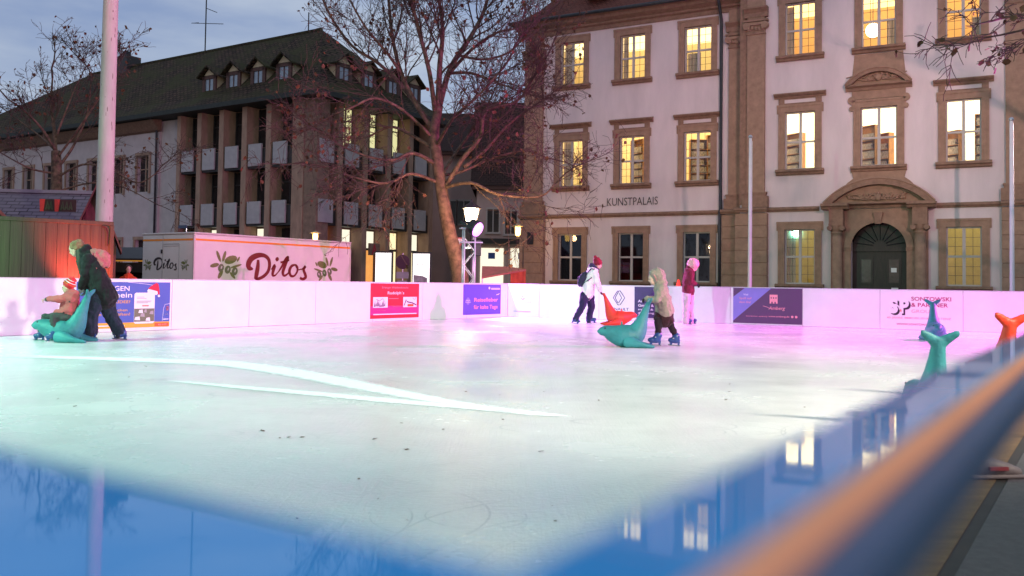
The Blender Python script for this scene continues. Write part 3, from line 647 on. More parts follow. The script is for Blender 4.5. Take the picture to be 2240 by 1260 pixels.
# central window crown, apron, portal
cx = RC[1]; Y0 = RY
ap = MB(); ap.prism([(cx - 1.0, zz(8.8)), (cx + 1.0, zz(8.8)), (cx + .88, zz(10.08)), (cx - .88, zz(10.08))], Y0 - .05, Y0 + .02); ap.build('apron_panel', STONE, pal)
sd = MB()
for sg in (-1, 1):
    sd.tube([(cx + sg * .98, Y0 - .09, zz(8.28)), (cx + sg * .98, Y0 + .02, zz(8.28))], .15, 14); sd.tube([(cx + sg * .98, Y0 - .09, zz(7.95)), (cx + sg * .98, Y0 + .02, zz(7.95))], .10, 12); 
sd.box(cx - .97, cx + .97, Y0 - .07, Y0 + .02, zz(8.31), zz(8.66)); sd.build('window_scroll', STONE, pal)
def seg_pediment(x0, x1, z0, rise, y, proj, band, name, parent=pal):
    w2 = (x1 - x0) / 2; cxx = (x0 + x1) / 2; rad = (w2 * w2 + rise * rise) / (2 * rise); zc = z0 + rise - rad; a0 = math.asin(min(1, w2 / rad)); N = 20
    outp = [(cxx + rad * math.sin(-a0 + 2 * a0 * k / N), zz(zc + rad * math.cos(-a0 + 2 * a0 * k / N))) for k in range(N + 1)]
    inn = [(cxx + (rad - band) * math.sin(-a0 + 2 * a0 * k / N), zz(zc + (rad - band) * math.cos(-a0 + 2 * a0 * k / N))) for k in range(N + 1)]
    mb = MB()
    for k in range(N):
        q = [outp[k], outp[k + 1], inn[k + 1], inn[k]]; mb.prism([q[3], q[2], q[1], q[0]], y - proj, y + .02)
    o = mb.build(name, STONE_D, parent)
    t2 = MB().prism([(p[0], p[1]) for p in inn], y - .06, y + .02); t2.build('tympanum', STONE, o)
    lip = MB()
    for k in range(N):
        q0 = Vector((outp[k][0], 0, outp[k][1])); q1 = Vector((outp[k + 1][0], 0, outp[k + 1][1])); lip.tube([(q0.x, y - proj, q0.z), (q1.x, y - proj, q1.z)], .035, 6)
    lip.build('lip', STONE, o); MB().extrude_x([(y + .02, zz(z0 - .22)), (y - .12, zz(z0 - .22)), (y - .16, zz(z0 - .12)), (y - proj, zz(z0 - .06)), (y - proj, zz(z0)), (y + .02, zz(z0))], x0, x1).build('base_moulding', STONE_D, o)
    return o
p1_ = seg_pediment(cx - 1.2, cx + 1.2, 8.86, .62, Y0, .30, .17, 'window_pediment')
def relief(o, cxx, z, w, h, y, k, seed):
    rnd = random.Random(seed); mb = MB()
    mb.ell((cxx, y - .07, zz(z)), .13, .07, .15)
    for i in range(k):
        a = rnd.uniform(-1, 1); x = cxx + a * w; hh_ = h * (1 - .75 * abs(a)); mb.ell((x, y - .05, zz(z + rnd.uniform(-.6, 1) * hh_ * .6)), rnd.uniform(.03, .08), rnd.uniform(.04, .08), rnd.uniform(.03, .09), 7, 5, Euler((0, rnd.uniform(0, 3), 0)).to_matrix())
    for i in range(6):
        sg = -1 if i % 2 else 1; x0 = cxx + sg * .12; mb.tube([(x0 + sg * .1 * t_ * (1 + i * .5), y - .08, zz(z + .12 * math.sin(t_ * 1.3 + i))) for t_ in range(4)], .025, 6)
    mb.build('relief_carving', STONE, o, True)
relief(p1_, cx, 9.12, .75, .28, Y0 - .06, 26, 3)
# swelling apron under the central window
ap2 = MB(); ap2.prism([(cx - 1.35, zz(4.8)), (cx + 1.35, zz(4.8)), (cx + 1.12, zz(5.05)), (cx + .92, zz(5.2)), (cx + .98, zz(5.45)), (cx - .98, zz(5.45)), (cx - .92, zz(5.2)), (cx - 1.12, zz(5.05))], Y0 - .08, Y0 + .02); ap2.build('apron_panel', STONE, pal)
# portal
por = MB()
N = 20; rad = 1.01; zc = 2.46
arc = [(cx + rad * math.cos(math.pi * k / N), zz(zc + rad * math.sin(math.pi * k / N))) for k in range(N + 1)]
fld = [(cx - 1.75, 0), (cx - 1.01, 0)] + [(x, z) for x, z in arc[::-1]] + [(cx + 1.01, 0), (cx + 1.75, 0), (cx + 1.75, zz(4.0)), (cx - 1.75, zz(4.0))]
por.prism(fld, Y0 - .08, Y0 + .02); po = por.build('portal', STONE, pal)
am = MB()
for k in range(N):
    a0, a1 = math.pi * k / N, math.pi * (k + 1) / N
    q = [(cx + r_ * math.cos(a), zz(zc + r_ * math.sin(a))) for r_, a in ((1.0, a0), (1.26, a0), (1.26, a1), (1.0, a1))]; am.prism(q, Y0 - .15, Y0 - .079)
am.build('archivolt', STONE, po)
MB().prism([(cx - .10, zz(3.40)), (cx + .10, zz(3.40)), (cx + .17, zz(3.85)), (cx - .17, zz(3.85))], Y0 - .26, Y0 - .08).build('keystone', STONE_D, po)
for sg in (-1, 1):
    im = MB(); im.box(min(cx + sg * .98, cx + sg * 1.34), max(cx + sg * .98, cx + sg * 1.34), Y0 - .17, Y0 - .08, zz(2.36), zz(2.50)); im.build('impost', STONE_D, po)
    MB().box(min(cx + sg * 1.0, cx + sg * 1.28), max(cx + sg * 1.0, cx + sg * 1.28), Y0 - .14, Y0 - .078, 0, zz(2.36)).build('jamb', STONE, po)
    ccx = cx + sg * 1.49
    MB().lathe([(.30, 0), (.30, .5), (.26, .55), (.27, .62), (.22, .68), (.215, 1.2), (.20, zz(2.9)), (.19, zz(3.02)), (.23, zz(3.05)), (.22, zz(3.1))], 18, (ccx, Y0 - .34, 0)).build('column', STONE, po, True)
    cp = MB(); cp.box(ccx - .27, ccx + .27, Y0 - .60, Y0 - .05, zz(3.34), zz(3.42)); cp.lathe([(.2, zz(3.1)), (.24, zz(3.2)), (.26, zz(3.34))], 14, (ccx, Y0 - .34, 0))
    for q in (-1, 1): cp.tube([(ccx + q * .23, Y0 - .62, zz(3.24)), (ccx + q * .23, Y0 - .1, zz(3.24))], .10, 12)
    cp.build('column_capital', STONE_D, po)
    MB().box(ccx - .26, ccx + .26, Y0 - .58, Y0 + .02, zz(3.42), zz(3.98)).build('entablature_block', STONE_D, po)
    eb = MB(); eb.extrude_x([(Y0 + .02, zz(3.98)), (Y0 - .60, zz(3.98)), (Y0 - .66, zz(4.06)), (Y0 - .76, zz(4.10)), (Y0 - .76, zz(4.2)), (Y0 + .02, zz(4.22))], min(ccx - sg * .45, ccx + sg * .55), max(ccx - sg * .45, ccx + sg * .55)); eb.build('cornice_block', STONE_D, po)
ppd = seg_pediment(cx - 2.0, cx + 2.0, 4.24, .92, Y0, .42, .24, 'portal_pediment'); relief(ppd, cx, 4.45, 1.1, .30, Y0 - .06, 60, 9)
# door leaves set back in the arch
dm_ = mat('dark_oak_door', (.035, .022, .018), .5, .3, 12, stretch=(1, 1, .2)); dg = mat('door_glass_notice', (.10, .07, .06), .2, .2)
DY = Y0 + .42
dr = MB(); dr.prism([(cx - 1.0, 0), (cx + 1.0, 0)] + [(x, z) for x, z in arc], DY, DY + .06); do = dr.build('door', dm_, pal)
fan = MB()
for k in range(9):
    a = math.pi * (k + .5) / 9; fan.tube([(cx + .25 * math.cos(a), DY - .01, zz(2.55 + .25 * math.sin(a))), (cx + .95 * math.cos(a), DY - .01, zz(2.55 + .88 * math.sin(a)))], .02, 5)
fan.build('fanlight_bars', BLACK, do); MB().box(cx - 1.0, cx + 1.0, DY - .09, DY + .0, zz(2.36), zz(2.52)).build('transom', dm_, do)
for sg in (-1, 1):
    x0, x1 = sorted((cx + sg * .32, cx + sg * .68)); MB().box(x0, x1, DY - .02, DY - .001, zz(1.15), zz(2.05)).build('door_pane', dg, do)
    fr_ = MB(); a, c = x0 - .08, x1 + .08
    fr_.box(a, x0, DY - .035, DY - .001, zz(1.07), zz(2.13)); fr_.box(x1, c, DY - .035, DY - .001, zz(1.07), zz(2.13)); fr_.box(x0, x1, DY - .035, DY - .001, zz(2.05), zz(2.13)); fr_.box(x0, x1, DY - .035, DY - .001, zz(1.07), zz(1.15)); fr_.build('door_panel_frame', dm_, do)
MB().box(cx + .40, cx + .60, DY - .026, DY - .021, zz(1.55), zz(1.72)).build('paper_notice', P_white, do)
MB().box(cx + .42, cx + .66, Y0 + .30, Y0 + .38, zz(.55), zz(.95)).build('notice_board', P_white, do)
room(cx - 1.3, cx + 1.3, .01, zz(3.9), DY + .07, .5, DARKROOM, None)
MB().box(cx - 1.9, cx + 1.9, Y0 - .9, Y0 - .1, 0, .16).build('step', STONE_D, pal)
# facade lettering
letm = mat('dark_metal_letters', (.055, .045, .042), .5, 0)
text('lettering', 'KUNSTPALAIS', .37 * 1.38, letm, pal, (-5.32, -.035, zz(4.49)), 2.43, bold=-.004)
# bookshelves behind the first floor windows
wd = mat('shelf_wood', (.42, .20, .06), .6, .2, 8); bk = mat('book_spines', (.12, .10, .09), .8, .9, 3, stretch=(26, 1, 3), col2=(.42, .36, .28))
def shelf(s, y, z, wid, hgt, label, rot=0):
    root = thing('bookshelf', label, 'bookshelf', PF.w(s, y, z), PF.ang + rot, 'bookshelves inside the palace library')
    mb = MB(); mb.box(-wid / 2, -wid / 2 + .03, 0, .3, 0, hgt); mb.box(wid / 2 - .03, wid / 2, 0, .3, 0, hgt); mb.box(-wid / 2 + .03, wid / 2 - .03, .28, .3, 0, hgt); mb.box(-wid / 2 + .03, wid / 2 - .03, 0, .28, hgt - .03, hgt); mb.build('carcass', wd, root)
    k = 0; z0 = .05
    while z0 + .33 < hgt:
        MB().box(-wid / 2 + .03, wid / 2 - .03, 0, .28, z0, z0 + .025).build('shelf', wd, root); MB().box(-wid / 2 + .06, wid / 2 - .06 - .12 * (k % 2), .03, .25, z0 + .025, z0 + .25 + .03 * (k % 3)).build('book_row', bk, root); z0 += .36; k += 1
for s, y, h_, w_, rz in ((-4.35, 1.2, 2.5, .9, -.5), (-3.55, 1.6, 2.2, 1.0, -.6), (-1.35, 1.1, 2.3, .8, .5), (-.60, 1.5, 2.5, 1.0, .5)): shelf(s, y, 5.15, w_, h_, 'wooden bookshelf full of books behind a lit window of the palace left wing', rz)
for s, y, h_, w_, rz in ((2.95, .6, 2.0, .8, -.5), (5.75, .5, 2.1, .9, -.5), (6.25, .8, 1.8, .9, -.6), (8.75, .6, 1.7, .8, -.6), (9.85, .7, 2.3, .5, 0)): shelf(s, RY + y, 5.25, w_, h_, 'wooden bookshelf behind a bright window above the palace entrance', rz)
# globe lamp hanging behind the upper middle window
gl = thing('globe_lamp', 'glowing white globe lamp hanging behind the upper middle palace window', 'lamp', PF.w(cx - .32, RY + .95, 10.95), PF.ang)
MB().ell((0, 0, .3), .28, .28, .28, 16, 10).build('globe', mat('globe_glow', (.9, .9, .9), .5, 0, emit=(1, .82, .5), estr=9), gl, True); MB().tube([(0, 0, .55), (0, 0, 2.1)], .012, 6).build('cord', BLACK, gl)
# ================================================================== MODERN STONE OFFICE BUILDING WITH FINS
OF_P = atY(688, 610, 50); OL = Frame(OF_P, (3020, -1950)); ORr = Frame(OF_P, (1300, 1950))
off = thing('office_building', 'four storey stone fin building with steep mossy roof, dormers and a white wing', 'building', (OF_P.x, OF_P.y, GZ), OL.ang)
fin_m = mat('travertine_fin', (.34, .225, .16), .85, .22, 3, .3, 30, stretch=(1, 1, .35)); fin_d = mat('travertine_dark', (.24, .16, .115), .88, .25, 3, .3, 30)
slab = mat('grey_parapet_panel', (.40, .385, .38), .7, .10, 3, .15, 30); alu = mat('dark_window_metal', (.03, .027, .025), .5, .2)
wwall = mat('white_wing_plaster', (.50, .43, .42), .9, .10, 1.5, .2, 30)
ra = ORr.ang - OL.ang                        # right-hand facade, turned relative to the left one
litw = mat('lit_office_window', (.5, .5, .4), .6, .6, 1.2, emit=(.92, .88, .42), estr=.75)
litshop = mat('lit_shop_window', (.6, .6, .5), .6, .5, 1.5, emit=(1, .82, .45), estr=1.1); litw2 = mat('lit_shop_white', (.6, .6, .6), .6, .3, emit=(1, .93, .70), estr=.95)
litorg = mat('lit_shop_orange', (.5, .3, .1), .6, .5, 2, emit=(1, .42, .10), estr=.8)
dwin = mat('unlit_window', (.022, .02, .02), .15, .3, 2)
def faced(o, right): 
    if right: o.rotation_euler = (0, 0, ra)
    return o
def add(mb, name, m, right, par=off, **k): return faced(mb.build(name, m, par, **k), right)
def fins(right, xs, corner=None):
    for a, c in xs: add(MB().box(a, c, 0, .95, 0, zz(11.3)), 'fin', fin_m, right)
Ffin = [(-10.52, -10.12), (-8.44, -8.02), (-6.36, -5.92), (-4.24, -3.82)]
fins(False, Ffin); fins(True, [(1.66, 2.04), (3.76, 4.14), (5.86, 6.24), (7.96, 8.34), (10.04, 10.42)])
MB().box(-12.5, -11.0 - 1.15, 0, .95, 0, zz(11.3)).build('fin', fin_m, off)
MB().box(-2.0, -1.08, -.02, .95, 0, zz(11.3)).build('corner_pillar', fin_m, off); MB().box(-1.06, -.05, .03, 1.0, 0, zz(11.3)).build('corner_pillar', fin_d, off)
# facade sheets behind the fins
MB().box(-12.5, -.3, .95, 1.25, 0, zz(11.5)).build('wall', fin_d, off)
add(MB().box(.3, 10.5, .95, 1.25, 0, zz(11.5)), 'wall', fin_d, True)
def bay(right, x0, x1, panel_x, lit_up=None, shop=None):
    for z0, z1, nm in ((4.05, 7.45, 1), (7.55, 11.2, 2)):
        lit = lit_up if nm == 2 else None; m = lit or dwin
        w = MB().box(x0 + .08, x1 - .08, .925, .948, zz(z0 + 1.35), zz(z1)); wo = faced(w.build('window', m, off), right)
        mm = MB(); xm = (x0 + x1) / 2
        for x in (x0 + .1, xm - .12, xm + .16, x1 - .12): mm.box(x - .035, x + .035, .86, .924, zz(z0 + 1.3), zz(z1))
        mm.box(x0 + .08, x1 - .08, .88, .924, zz(z1 - .8), zz(z1 - .72)); mm.build('mullion', alu, wo)
        pz = 4.19 if nm == 1 else 7.63
        bevel(add(MB().box(panel_x, panel_x + 1.13, -.02, .10, zz(pz), zz(pz + 1.33)), 'parapet_panel', slab, right), .015, 1)
        add(MB().box(x0, x1, .12, .9, zz(pz - .12), zz(pz - .01)), 'balcony_floor', alu, right)
        add(MB().box(x0, x1, .12, .18, zz(pz - .01), zz(pz + 1.05)), 'balcony_back', alu, right)
    if shop:
        so = add(MB().box(x0 + .1, x1 - .1, .925, .948, zz(2.9 if shop[1] else .2), zz(3.95)), 'shop_window', shop[0], right)
        mm = MB(); xm = (x0 + x1) / 2; mm.box(xm - .06, xm + .06, .87, .924, zz(.2), zz(3.95)); mm.box(x0 + .1, x1 - .1, .87, .924, zz(2.78), zz(2.92)); mm.build('mullion', alu, so)
        if shop[1]: 
            sd = add(MB().box(x0 + .1, x1 - .1, .925, .948, zz(.2), zz(2.78)), 'shop_window', shop[1], right)
for k, (a, c) in enumerate([(-12.15, -10.52), (-10.12, -8.44), (-8.02, -6.36), (-5.92, -4.24), (-3.82, -2.0)]):
    bay(False, a, c, (-12.0, -9.96, -7.84, -5.74, -3.62)[k], None, (litw2 if k in (1, 3) else dwin, dwin))
for k, (a, c) in enumerate([(.05, 1.66), (2.04, 3.76), (4.14, 5.86), (6.24, 7.96), (8.34, 10.04)]):
    bay(True, a, c, (.18, 2.25, 4.36, 6.46, 8.57)[k], litw if k >= 1 and k != 4 else None, [(litorg, dwin), (litw2, dwin), (litw2, litorg), (litshop, litshop), (litw2, litshop)][k])
# white wing on the left of the same building
MB().box(-12.5 - 2.3, -12.5, .5, .9, 0, zz(11.2)).build('wall', wwall, off)
whole = []
for x in (-16.4, -19.2, -22.0, -24.8, -27.6, -30.4, -33.2, -36.0): whole += [(x - .62, x + .62, zz(6.6), zz(9.0)), (x - .62, x + .62, zz(1.6), zz(3.4))]
wall_grid(-44, -14.8, 0, zz(11.2), .35, .75, whole).build('wing_wall', wwall, off)
for x in (-16.4, -19.2, -22.0, -24.8, -27.6, -30.4, -33.2, -36.0):
    for z0, z1 in ((6.6, 9.0), (1.6, 3.4)):
        w = MB().box(x - .62, x + .62, .58, .62, zz(z0), zz(z1)).build('window', litshop if (x == -22.0 and z0 < 3) else dwin, off)
        q = MB(); q.box(x - .05, x + .05, .52, .578, zz(z0), zz(z1)); q.box(x - .62, x + .62, .52, .576, zz(z0 + .62 * (z1 - z0)), zz(z0 + .62 * (z1 - z0) + .07))
        for sg in (-1, 1): q.box(min(x + sg * .62, x + sg * .80), max(x + sg * .62, x + sg * .80), .26, .345, zz(z0 - .1), zz(z1 + .15))
        q.box(x - .82, x + .82, .24, .345, zz(z1 + .02), zz(z1 + .22)); q.build('window_frame', fin_m, w)
MB().tube([(-14.9, -.6, zz(11.5)), (-14.9, .2, zz(10.9)), (-14.9, .25, 0)], .07, 8).build('downpipe', gut, off, True)
MB().extrude_x([(.35, zz(10.5)), (.1, zz(10.6)), (-.35, zz(11.2)), (.35, zz(11.3))], -44, -14.6).build('wing_cornice', mat('brown_cornice', (.20, .12, .08), .8, .2), off)
# hipped roof; rd_ = direction of the right facade in local coordinates
rd_ = Vector((math.cos(ra), math.sin(ra), 0)); half = 5.4; oh = .75
def L3(x, r, z): return (x + rd_.x * r, rd_.y * r, zz(z))       # x along left facade, r along right facade
roofm = brick_mat('mossy_roof_tiles', (.105, .068, .048), (.05, .036, .028), (.02, .016, .013), 1, .34, .30, moss=(.058, .056, .026))
er, ez = 10.9, 11.55; xl = -46
apz = 17.2; ap = L3(-half, half, apz); apl = L3(-31.0, half, apz)
mb = MB()
V = [L3(xl, -oh, ez), L3(oh, -oh, ez), L3(oh, er + oh, ez), L3(xl, er + oh, ez), ap, apl]
kz = .52                                          # bell-cast break near the eaves
def mid(p, q, f, dz): return tuple(p[i] + (q[i] - p[i]) * f + (dz if i == 2 else 0) for i in range(3))
Mv = [mid(V[0], V[5], .2, -.28), mid(V[1], V[4], .2, -.28), mid(V[2], V[4], .2, -.28), mid(V[3], V[5], .2, -.28)]
vs = V + Mv
mb.add(vs, [(0, 1, 7, 6), (6, 7, 4, 5), (1, 2, 8, 7), (7, 8, 4), (2, 3, 9, 8), (8, 9, 5, 4), (3, 0, 6, 9), (9, 6, 5)])
roof = mb.build('roof', roofm, off, uv=lambda co: (co.x * .9 + co.y * .45, co.z * 1.45 + .0 * co.y))
MB().add([V[0], V[1], V[2], V[3]] + [(v[0], v[1], v[2] - .28) for v in V[:4]], [(4, 7, 6, 5), (0, 4, 5, 1), (1, 5, 6, 2), (2, 6, 7, 3), (3, 7, 4, 0)]).build('eaves', mat('eaves_dark', (.03, .035, .03), .7, .2), off)
MB().tube([V[4], Mv[1], V[1]], .10, 6).build('hip_ridge', roofm, roof, uv=lambda co: (co.x, co.z)); MB().tube([V[4], V[5]], .12, 6).build('ridge', roofm, roof, uv=lambda co: (co.x, co.z))
# dormers
dchk = mat('dormer_cheek', (.52, .42, .27), .85, .12, 3); dred = mat('dormer_brown', (.10, .05, .04), .7, .2); dgl = mat('dormer_glass', (.25, .30, .36), .12, .2, 3, spec=.8)
def dormer(right, x, y, zb):
    w, h = .62, 1.5
    o = add(MB().box(x - w, x + w, y + .02, y + 2.4, zz(zb), zz(zb + h)), 'dormer', dchk, right)
    f = MB(); f.box(x - w - .03, x - w + .22, y - .08, y + .04, zz(zb), zz(zb + h)); f.box(x + w - .22, x + w + .03, y - .08, y + .04, zz(zb), zz(zb + h)); f.box(x - w, x + w, y - .08, y + .04, zz(zb + h - .18), zz(zb + h + .02)); f.box(x - w - .05, x + w + .05, y - .14, y + .04, zz(zb - .1), zz(zb + .1)); f.build('dormer_frame', dred, o)
    MB().box(x - w + .22, x + w - .22, y - .01, y + .018, zz(zb + .1), zz(zb + h - .18)).build('pane', dgl, o); MB().box(x - .03, x + .03, y - .05, y - .012, zz(zb + .1), zz(zb + h - .18)).build('pane_bar', dred, o)
    a = .92; t2 = MB(); t2.prism([(x - .5, zz(zb + h + .06)), (x + .5, zz(zb + h + .06)), (x, zz(zb + h + .52))], y - .06, y + 2); t2.build('gable', dchk, o)
    r_ = MB(); zt = zb + h
    for sg in (-1, 1): r_.add([(x + sg * a, y - .35, zz(zt - .02)), (x, y - .35, zz(zt + .68)), (x, y + 3.4, zz(zt + .68)), (x + sg * a, y + 2.7, zz(zt - .02)), (x + sg * a, y - .35, zz(zt - .12)), (x, y - .35, zz(zt + .56)), (x, y + 3.4, zz(zt + .56)), (x + sg * a, y + 2.7, zz(zt - .12))], [(0, 1, 2, 3), (4, 7, 6, 5), (0, 4, 5, 1), (3, 7, 4, 0)])
    r_.build('dormer_roof', roofm, o, uv=lambda co: (co.y, co.x * 1.6))
for x in (-3.95, -6.2, -8.45, -10.75): dormer(False, x, 1.05, 12.35)
for x in (3.0, 5.15, 7.4, 9.5): dormer(True, x, 1.05, 12.35)
ch = L3(-26.5, half, 17.2); co_ = MB().box(ch[0] - 1.1, ch[0] + 1.1, ch[1] - .6, ch[1] + .6, ch[2] - .6, ch[2] + .75).build('chimney', alu, off); MB().box(ch[0] - .1, ch[0] + .4, ch[1] - .2, ch[1] + .2, ch[2] + .75, ch[2] + 1.25).build('chimney_cowl', BLACK, co_)
an = L3(-17.0, half, 17.2); am_ = MB(); am_.tube([an, (an[0], an[1], an[2] + 5.5)], .045, 6); am_.tube([(an[0] - 1.6, an[1], an[2] + 2.35), (an[0] + 2.4, an[1] - .4, an[2] + 1.6)], .025, 5); am_.tube([(an[0], an[1], an[2] + 3.2), (an[0] + 1.2, an[1], an[2] + 2.7)], .025, 5); am_.tube([(an[0] - 1.2, an[1] - .3, an[2] + 2.2), (an[0] - 1.2, an[1] + .3, an[2] + 2.4)], .02, 5)
am_.build('antenna', alu, off); MB().tube([ (ap[0] - 1.2, ap[1], ap[2]), (ap[0] - 1.2, ap[1], ap[2] + 1.3)], .04, 6).build('roof_finial', alu, off)
# pharmacy letter sign on the building
phs = thing('pharmacy_sign', 'grey pharmacy sign with a red letter A on the fin building', 'sign', ORr.w(4.62, -.25, 2.45), ORr.ang); MB().box(-.45, .45, 0, .12, 0, .72).build('sign_box', fin_d, phs); text('lettering', 'A', .85, mat('pharmacy_red', (.42, .02, .04), .5, 0), phs, (-.25, -.01, .06), .5, bold=.03)

# ================================================================== HOUSES FURTHER DOWN THE STREET
pink = mat('pink_plaster', (.56, .42, .38), .9, .08, 1.5, .2, 30); roofd = brick_mat('dark_roof_tiles', (.075, .042, .036), (.055, .034, .03), (.03, .02, .018), 1, .3, .25, moss=(.06, .04, .036))
def street_house(px0, px1, Y, eave_py, ridge_px, ridge_py, label, wins, shop=False, dorm=()):
    a = atY(px0, 617, Y); c = atY(px1, 617, Y); W_ = c.x - a.x; ze = atY((px0 + px1) / 2, eave_py, Y).z; zr = atY(ridge_px, ridge_py, Y + 5).z
    root = thing('street_house', label, 'house', (a.x, a.y, GZ), 0, 'houses down the side street')
    MB().box(0, W_, 0, 10, 0, ze - GZ).build('wall', pink, root)
    mb = MB(); e = ze - GZ; rz = zr - GZ; mb.add([(-.4, -.6, e - .1), (W_ + .4, -.6, e - .1), (W_ + .4, 5, rz), (-.4, 5, rz), (-.4, 10.6, e - .1), (W_ + .4, 10.6, e - .1)], [(0, 1, 2, 3), (3, 2, 5, 4), (0, 3, 4), (1, 5, 2)]); ro = mb.build('roof', roofd, root, uv=lambda co: (co.x, co.y * 1.3 + co.z * .5)); MB().box(-.3, W_ + .3, -.55, 0, e - .35, e - .12).build('eaves', dred, root)
    for (wx, y0, y1, ww) in wins:
        p = atY(wx, y0, Y); q = atY(wx, y1, Y); x = p.x - a.x; wo = MB().box(x - ww / 2, x + ww / 2, -.03, .02, q.z - GZ, p.z - GZ).build('window', dwin, root)
        fr_ = MB(); z0, z1 = q.z - GZ, p.z - GZ
        for x0, x1 in ((x - ww / 2 - .1, x - ww / 2), (x + ww / 2, x + ww / 2 + .1), (x - .03, x + .03)): fr_.box(x0, x1, -.09, -.031 if x0 > x - .05 and x1 < x + .05 else 0, z0, z1)
        fr_.box(x - ww / 2 - .1, x + ww / 2 + .1, -.1, 0, z1, z1 + .12); fr_.box(x - ww / 2 - .15, x + ww / 2 + .15, -.14, 0, z0 - .12, z0); fr_.build('window_frame', FRAME_W, wo)
    if shop:
        ms = MB().box(0, W_, -.7, 0, 3.55, 3.9).build('shop_canopy', alu, root); x = .3
        while x < W_ - 1:
            sw_ = MB().box(x, x + 1.5, -.05, .0, .6, 3.3).build('shop_window', litw2, root); MB().box(x + .5, x + .95, -.08, -.051, 2.6, 3.0).build('blue_sign', P_blue, sw_); x += 1.95
    for wx, wy in dorm:
        p = atY(wx, wy, Y + 1.5); x = p.x - a.x; z = p.z - GZ; d_ = MB().box(x - .8, x + .8, 1.0, 3.5, z - 1.6, z + .3).build('dormer', pink, root); MB().prism([(x - .95, z + .3), (x + .95, z + .3), (x, z + 1.0)], .85, 4).build('dormer_roof', roofd, d_, uv=lambda co: (co.x, co.z)); MB().box(x - .4, x + .4, .97, .999, z - 1.3, z + .1).build('pane', dwin, d_)
street_house(1040, 1180, 58, 405, 1160, 225, 'pink plastered street house with a lit shopfront beside the palace', [(1079, 458, 508, .75), (1118, 462, 512, .75), (1150, 462, 512, .75)], True, [(1140, 372)])
street_house(900, 1044, 66, 330, 1000, 248, 'dark roofed street house behind the big plane tree', [(985, 440, 490, .9), (1015, 440, 490, .9)], False, [(1047, 362)])

# ================================================================== FOOD TRAILER
c0 = atY(423, 620, 27.5); TF = Frame(c0, (1280, 1950)); TE = Frame(c0, (3020, -1950))
trl = thing('food_trailer', 'white food trailer with orange stripe, olive prints and Ditos lettering', 'trailer', (c0.x, c0.y, GZ), TF.ang)
tz0, tz1 = .55, TF.at(423, 507)[1] - GZ; TL = TF.s(765, 600); TWd = abs(TE.s(309, 600))
tw_m = mat('trailer_white', (.72, .70, .68), .4, .05, 1.5, .05, 8, spec=.4); tor = mat('trailer_orange', (.85, .27, .02), .4, 0); trm = mat('trailer_trim', (.62, .58, .55), .4, .05)
bevel(MB().box(0, TL, 0, TWd, tz0, tz1 - .06).build('body', tw_m, trl), .03); bevel(MB().box(-.03, TL + .03, -.03, TWd + .03, tz1 - .06, tz1).build('roof_edge', trm, trl), .02)
MB().box(.02, TL - .02, -.006, -.001, tz1 - .26, tz1 - .20).build('stripe', tor, trl); MB().box(-.006, -.001, .02, TWd - .02, tz1 - .26, tz1 - .20).build('stripe', tor, trl)
for x in (.0, TL): MB().box(x - .025, x + .025, -.02, .03, tz0, tz1 - .06).build('corner_post', trm, trl)
for x in (TL * .45, TL * .55): 
    wh = MB().tube([(x, -.03, .32), (x, .2, .32)], .32, 20).build('wheel', BLACK, trl); MB().tube([(x, -.045, .32), (x, -.03, .32)], .18, 16).build('rim', STEEL, wh)
# end wall door outline (end wall is the local x = 0 face, y runs away to the left)
def on_end(px, py): s, z = TE.at(px, py); return -s, z - GZ
def endbox(a, c, z0, z1, nm, m, d=.008): return MB().box(-d, -.001, min(a, c), max(a, c), z0, z1).build(nm, m, trl)
(y0_, zt_), (y1_, _) = on_end(356, 535), on_end(392, 535)
dl_ = mat('trailer_gap', (.42, .42, .42), .6, 0)
endbox(y0_, y1_, zt_, zt_ + .03, 'hatch_groove', dl_); endbox(y0_, y1_, zt_ - .06, zt_ - .04, 'hatch_groove', dl_); endbox(y0_ - .012, y0_ + .012, tz0, tz1 - .08, 'door_gap', dl_); endbox(y1_ - .008, y1_ + .008, tz0, zt_, 'door_gap', dl_); endbox(on_end(354, 548)[0] - .03, on_end(354, 548)[0] + .03, zt_ - .28, zt_ - .16, 'latch', alu, .03)
darkred = mat('print_ditos_brown', (.17, .012, .012), .5, 0); dgrey = mat('print_ditos_black', (.03, .022, .025), .5, 0); leafp = mat('print_olive_leaf', (.16, .19, .055), .5, .25, 12); olv = mat('print_olive', (.03, .012, .02), .4, .1); olh = mat('print_olive_shine', (.65, .60, .62), .4, 0)
STROKES = [([(1120, 505), (1118, 560), (1108, 620), (1098, 672)], [20, 30, 34, 26]),
           ([(1075, 585), (1045, 575), (1037, 540), (1062, 495), (1115, 468), (1170, 468), (1208, 498), (1218, 550), (1205, 605), (1170, 645), (1125, 668), (1095, 668)], [12, 34, 40, 40, 34, 26, 26, 26, 24, 22, 20, 14]),
           ([(1232, 590), (1262, 555), (1250, 600), (1245, 635), (1265, 640), (1292, 612)], [6, 24, 24, 20, 12, 8]), ([(1272, 510), (1284, 500), (1296, 490)], [18, 28, 16]),
           ([(1292, 612), (1320, 570), (1360, 500), (1380, 486), (1350, 560), (1333, 615), (1345, 642), (1375, 625), (1392, 600)], [8, 16, 24, 16, 24, 24, 16, 12, 8]), ([(1312, 528), (1345, 522), (1388, 508)], [14, 16, 12]),
           ([(1440, 548), (1408, 560), (1390, 600), (1400, 640), (1428, 645), (1455, 610), (1458, 570), (1440, 548), (1462, 590), (1490, 585)], [12, 20, 24, 20, 14, 16, 18, 12, 8, 8]),
           ([(1490, 590), (1515, 575), (1528, 560), (1512, 590), (1525, 630), (1530, 655), (1505, 672), (1480, 660)], [8, 14, 20, 22, 24, 22, 20, 18])]
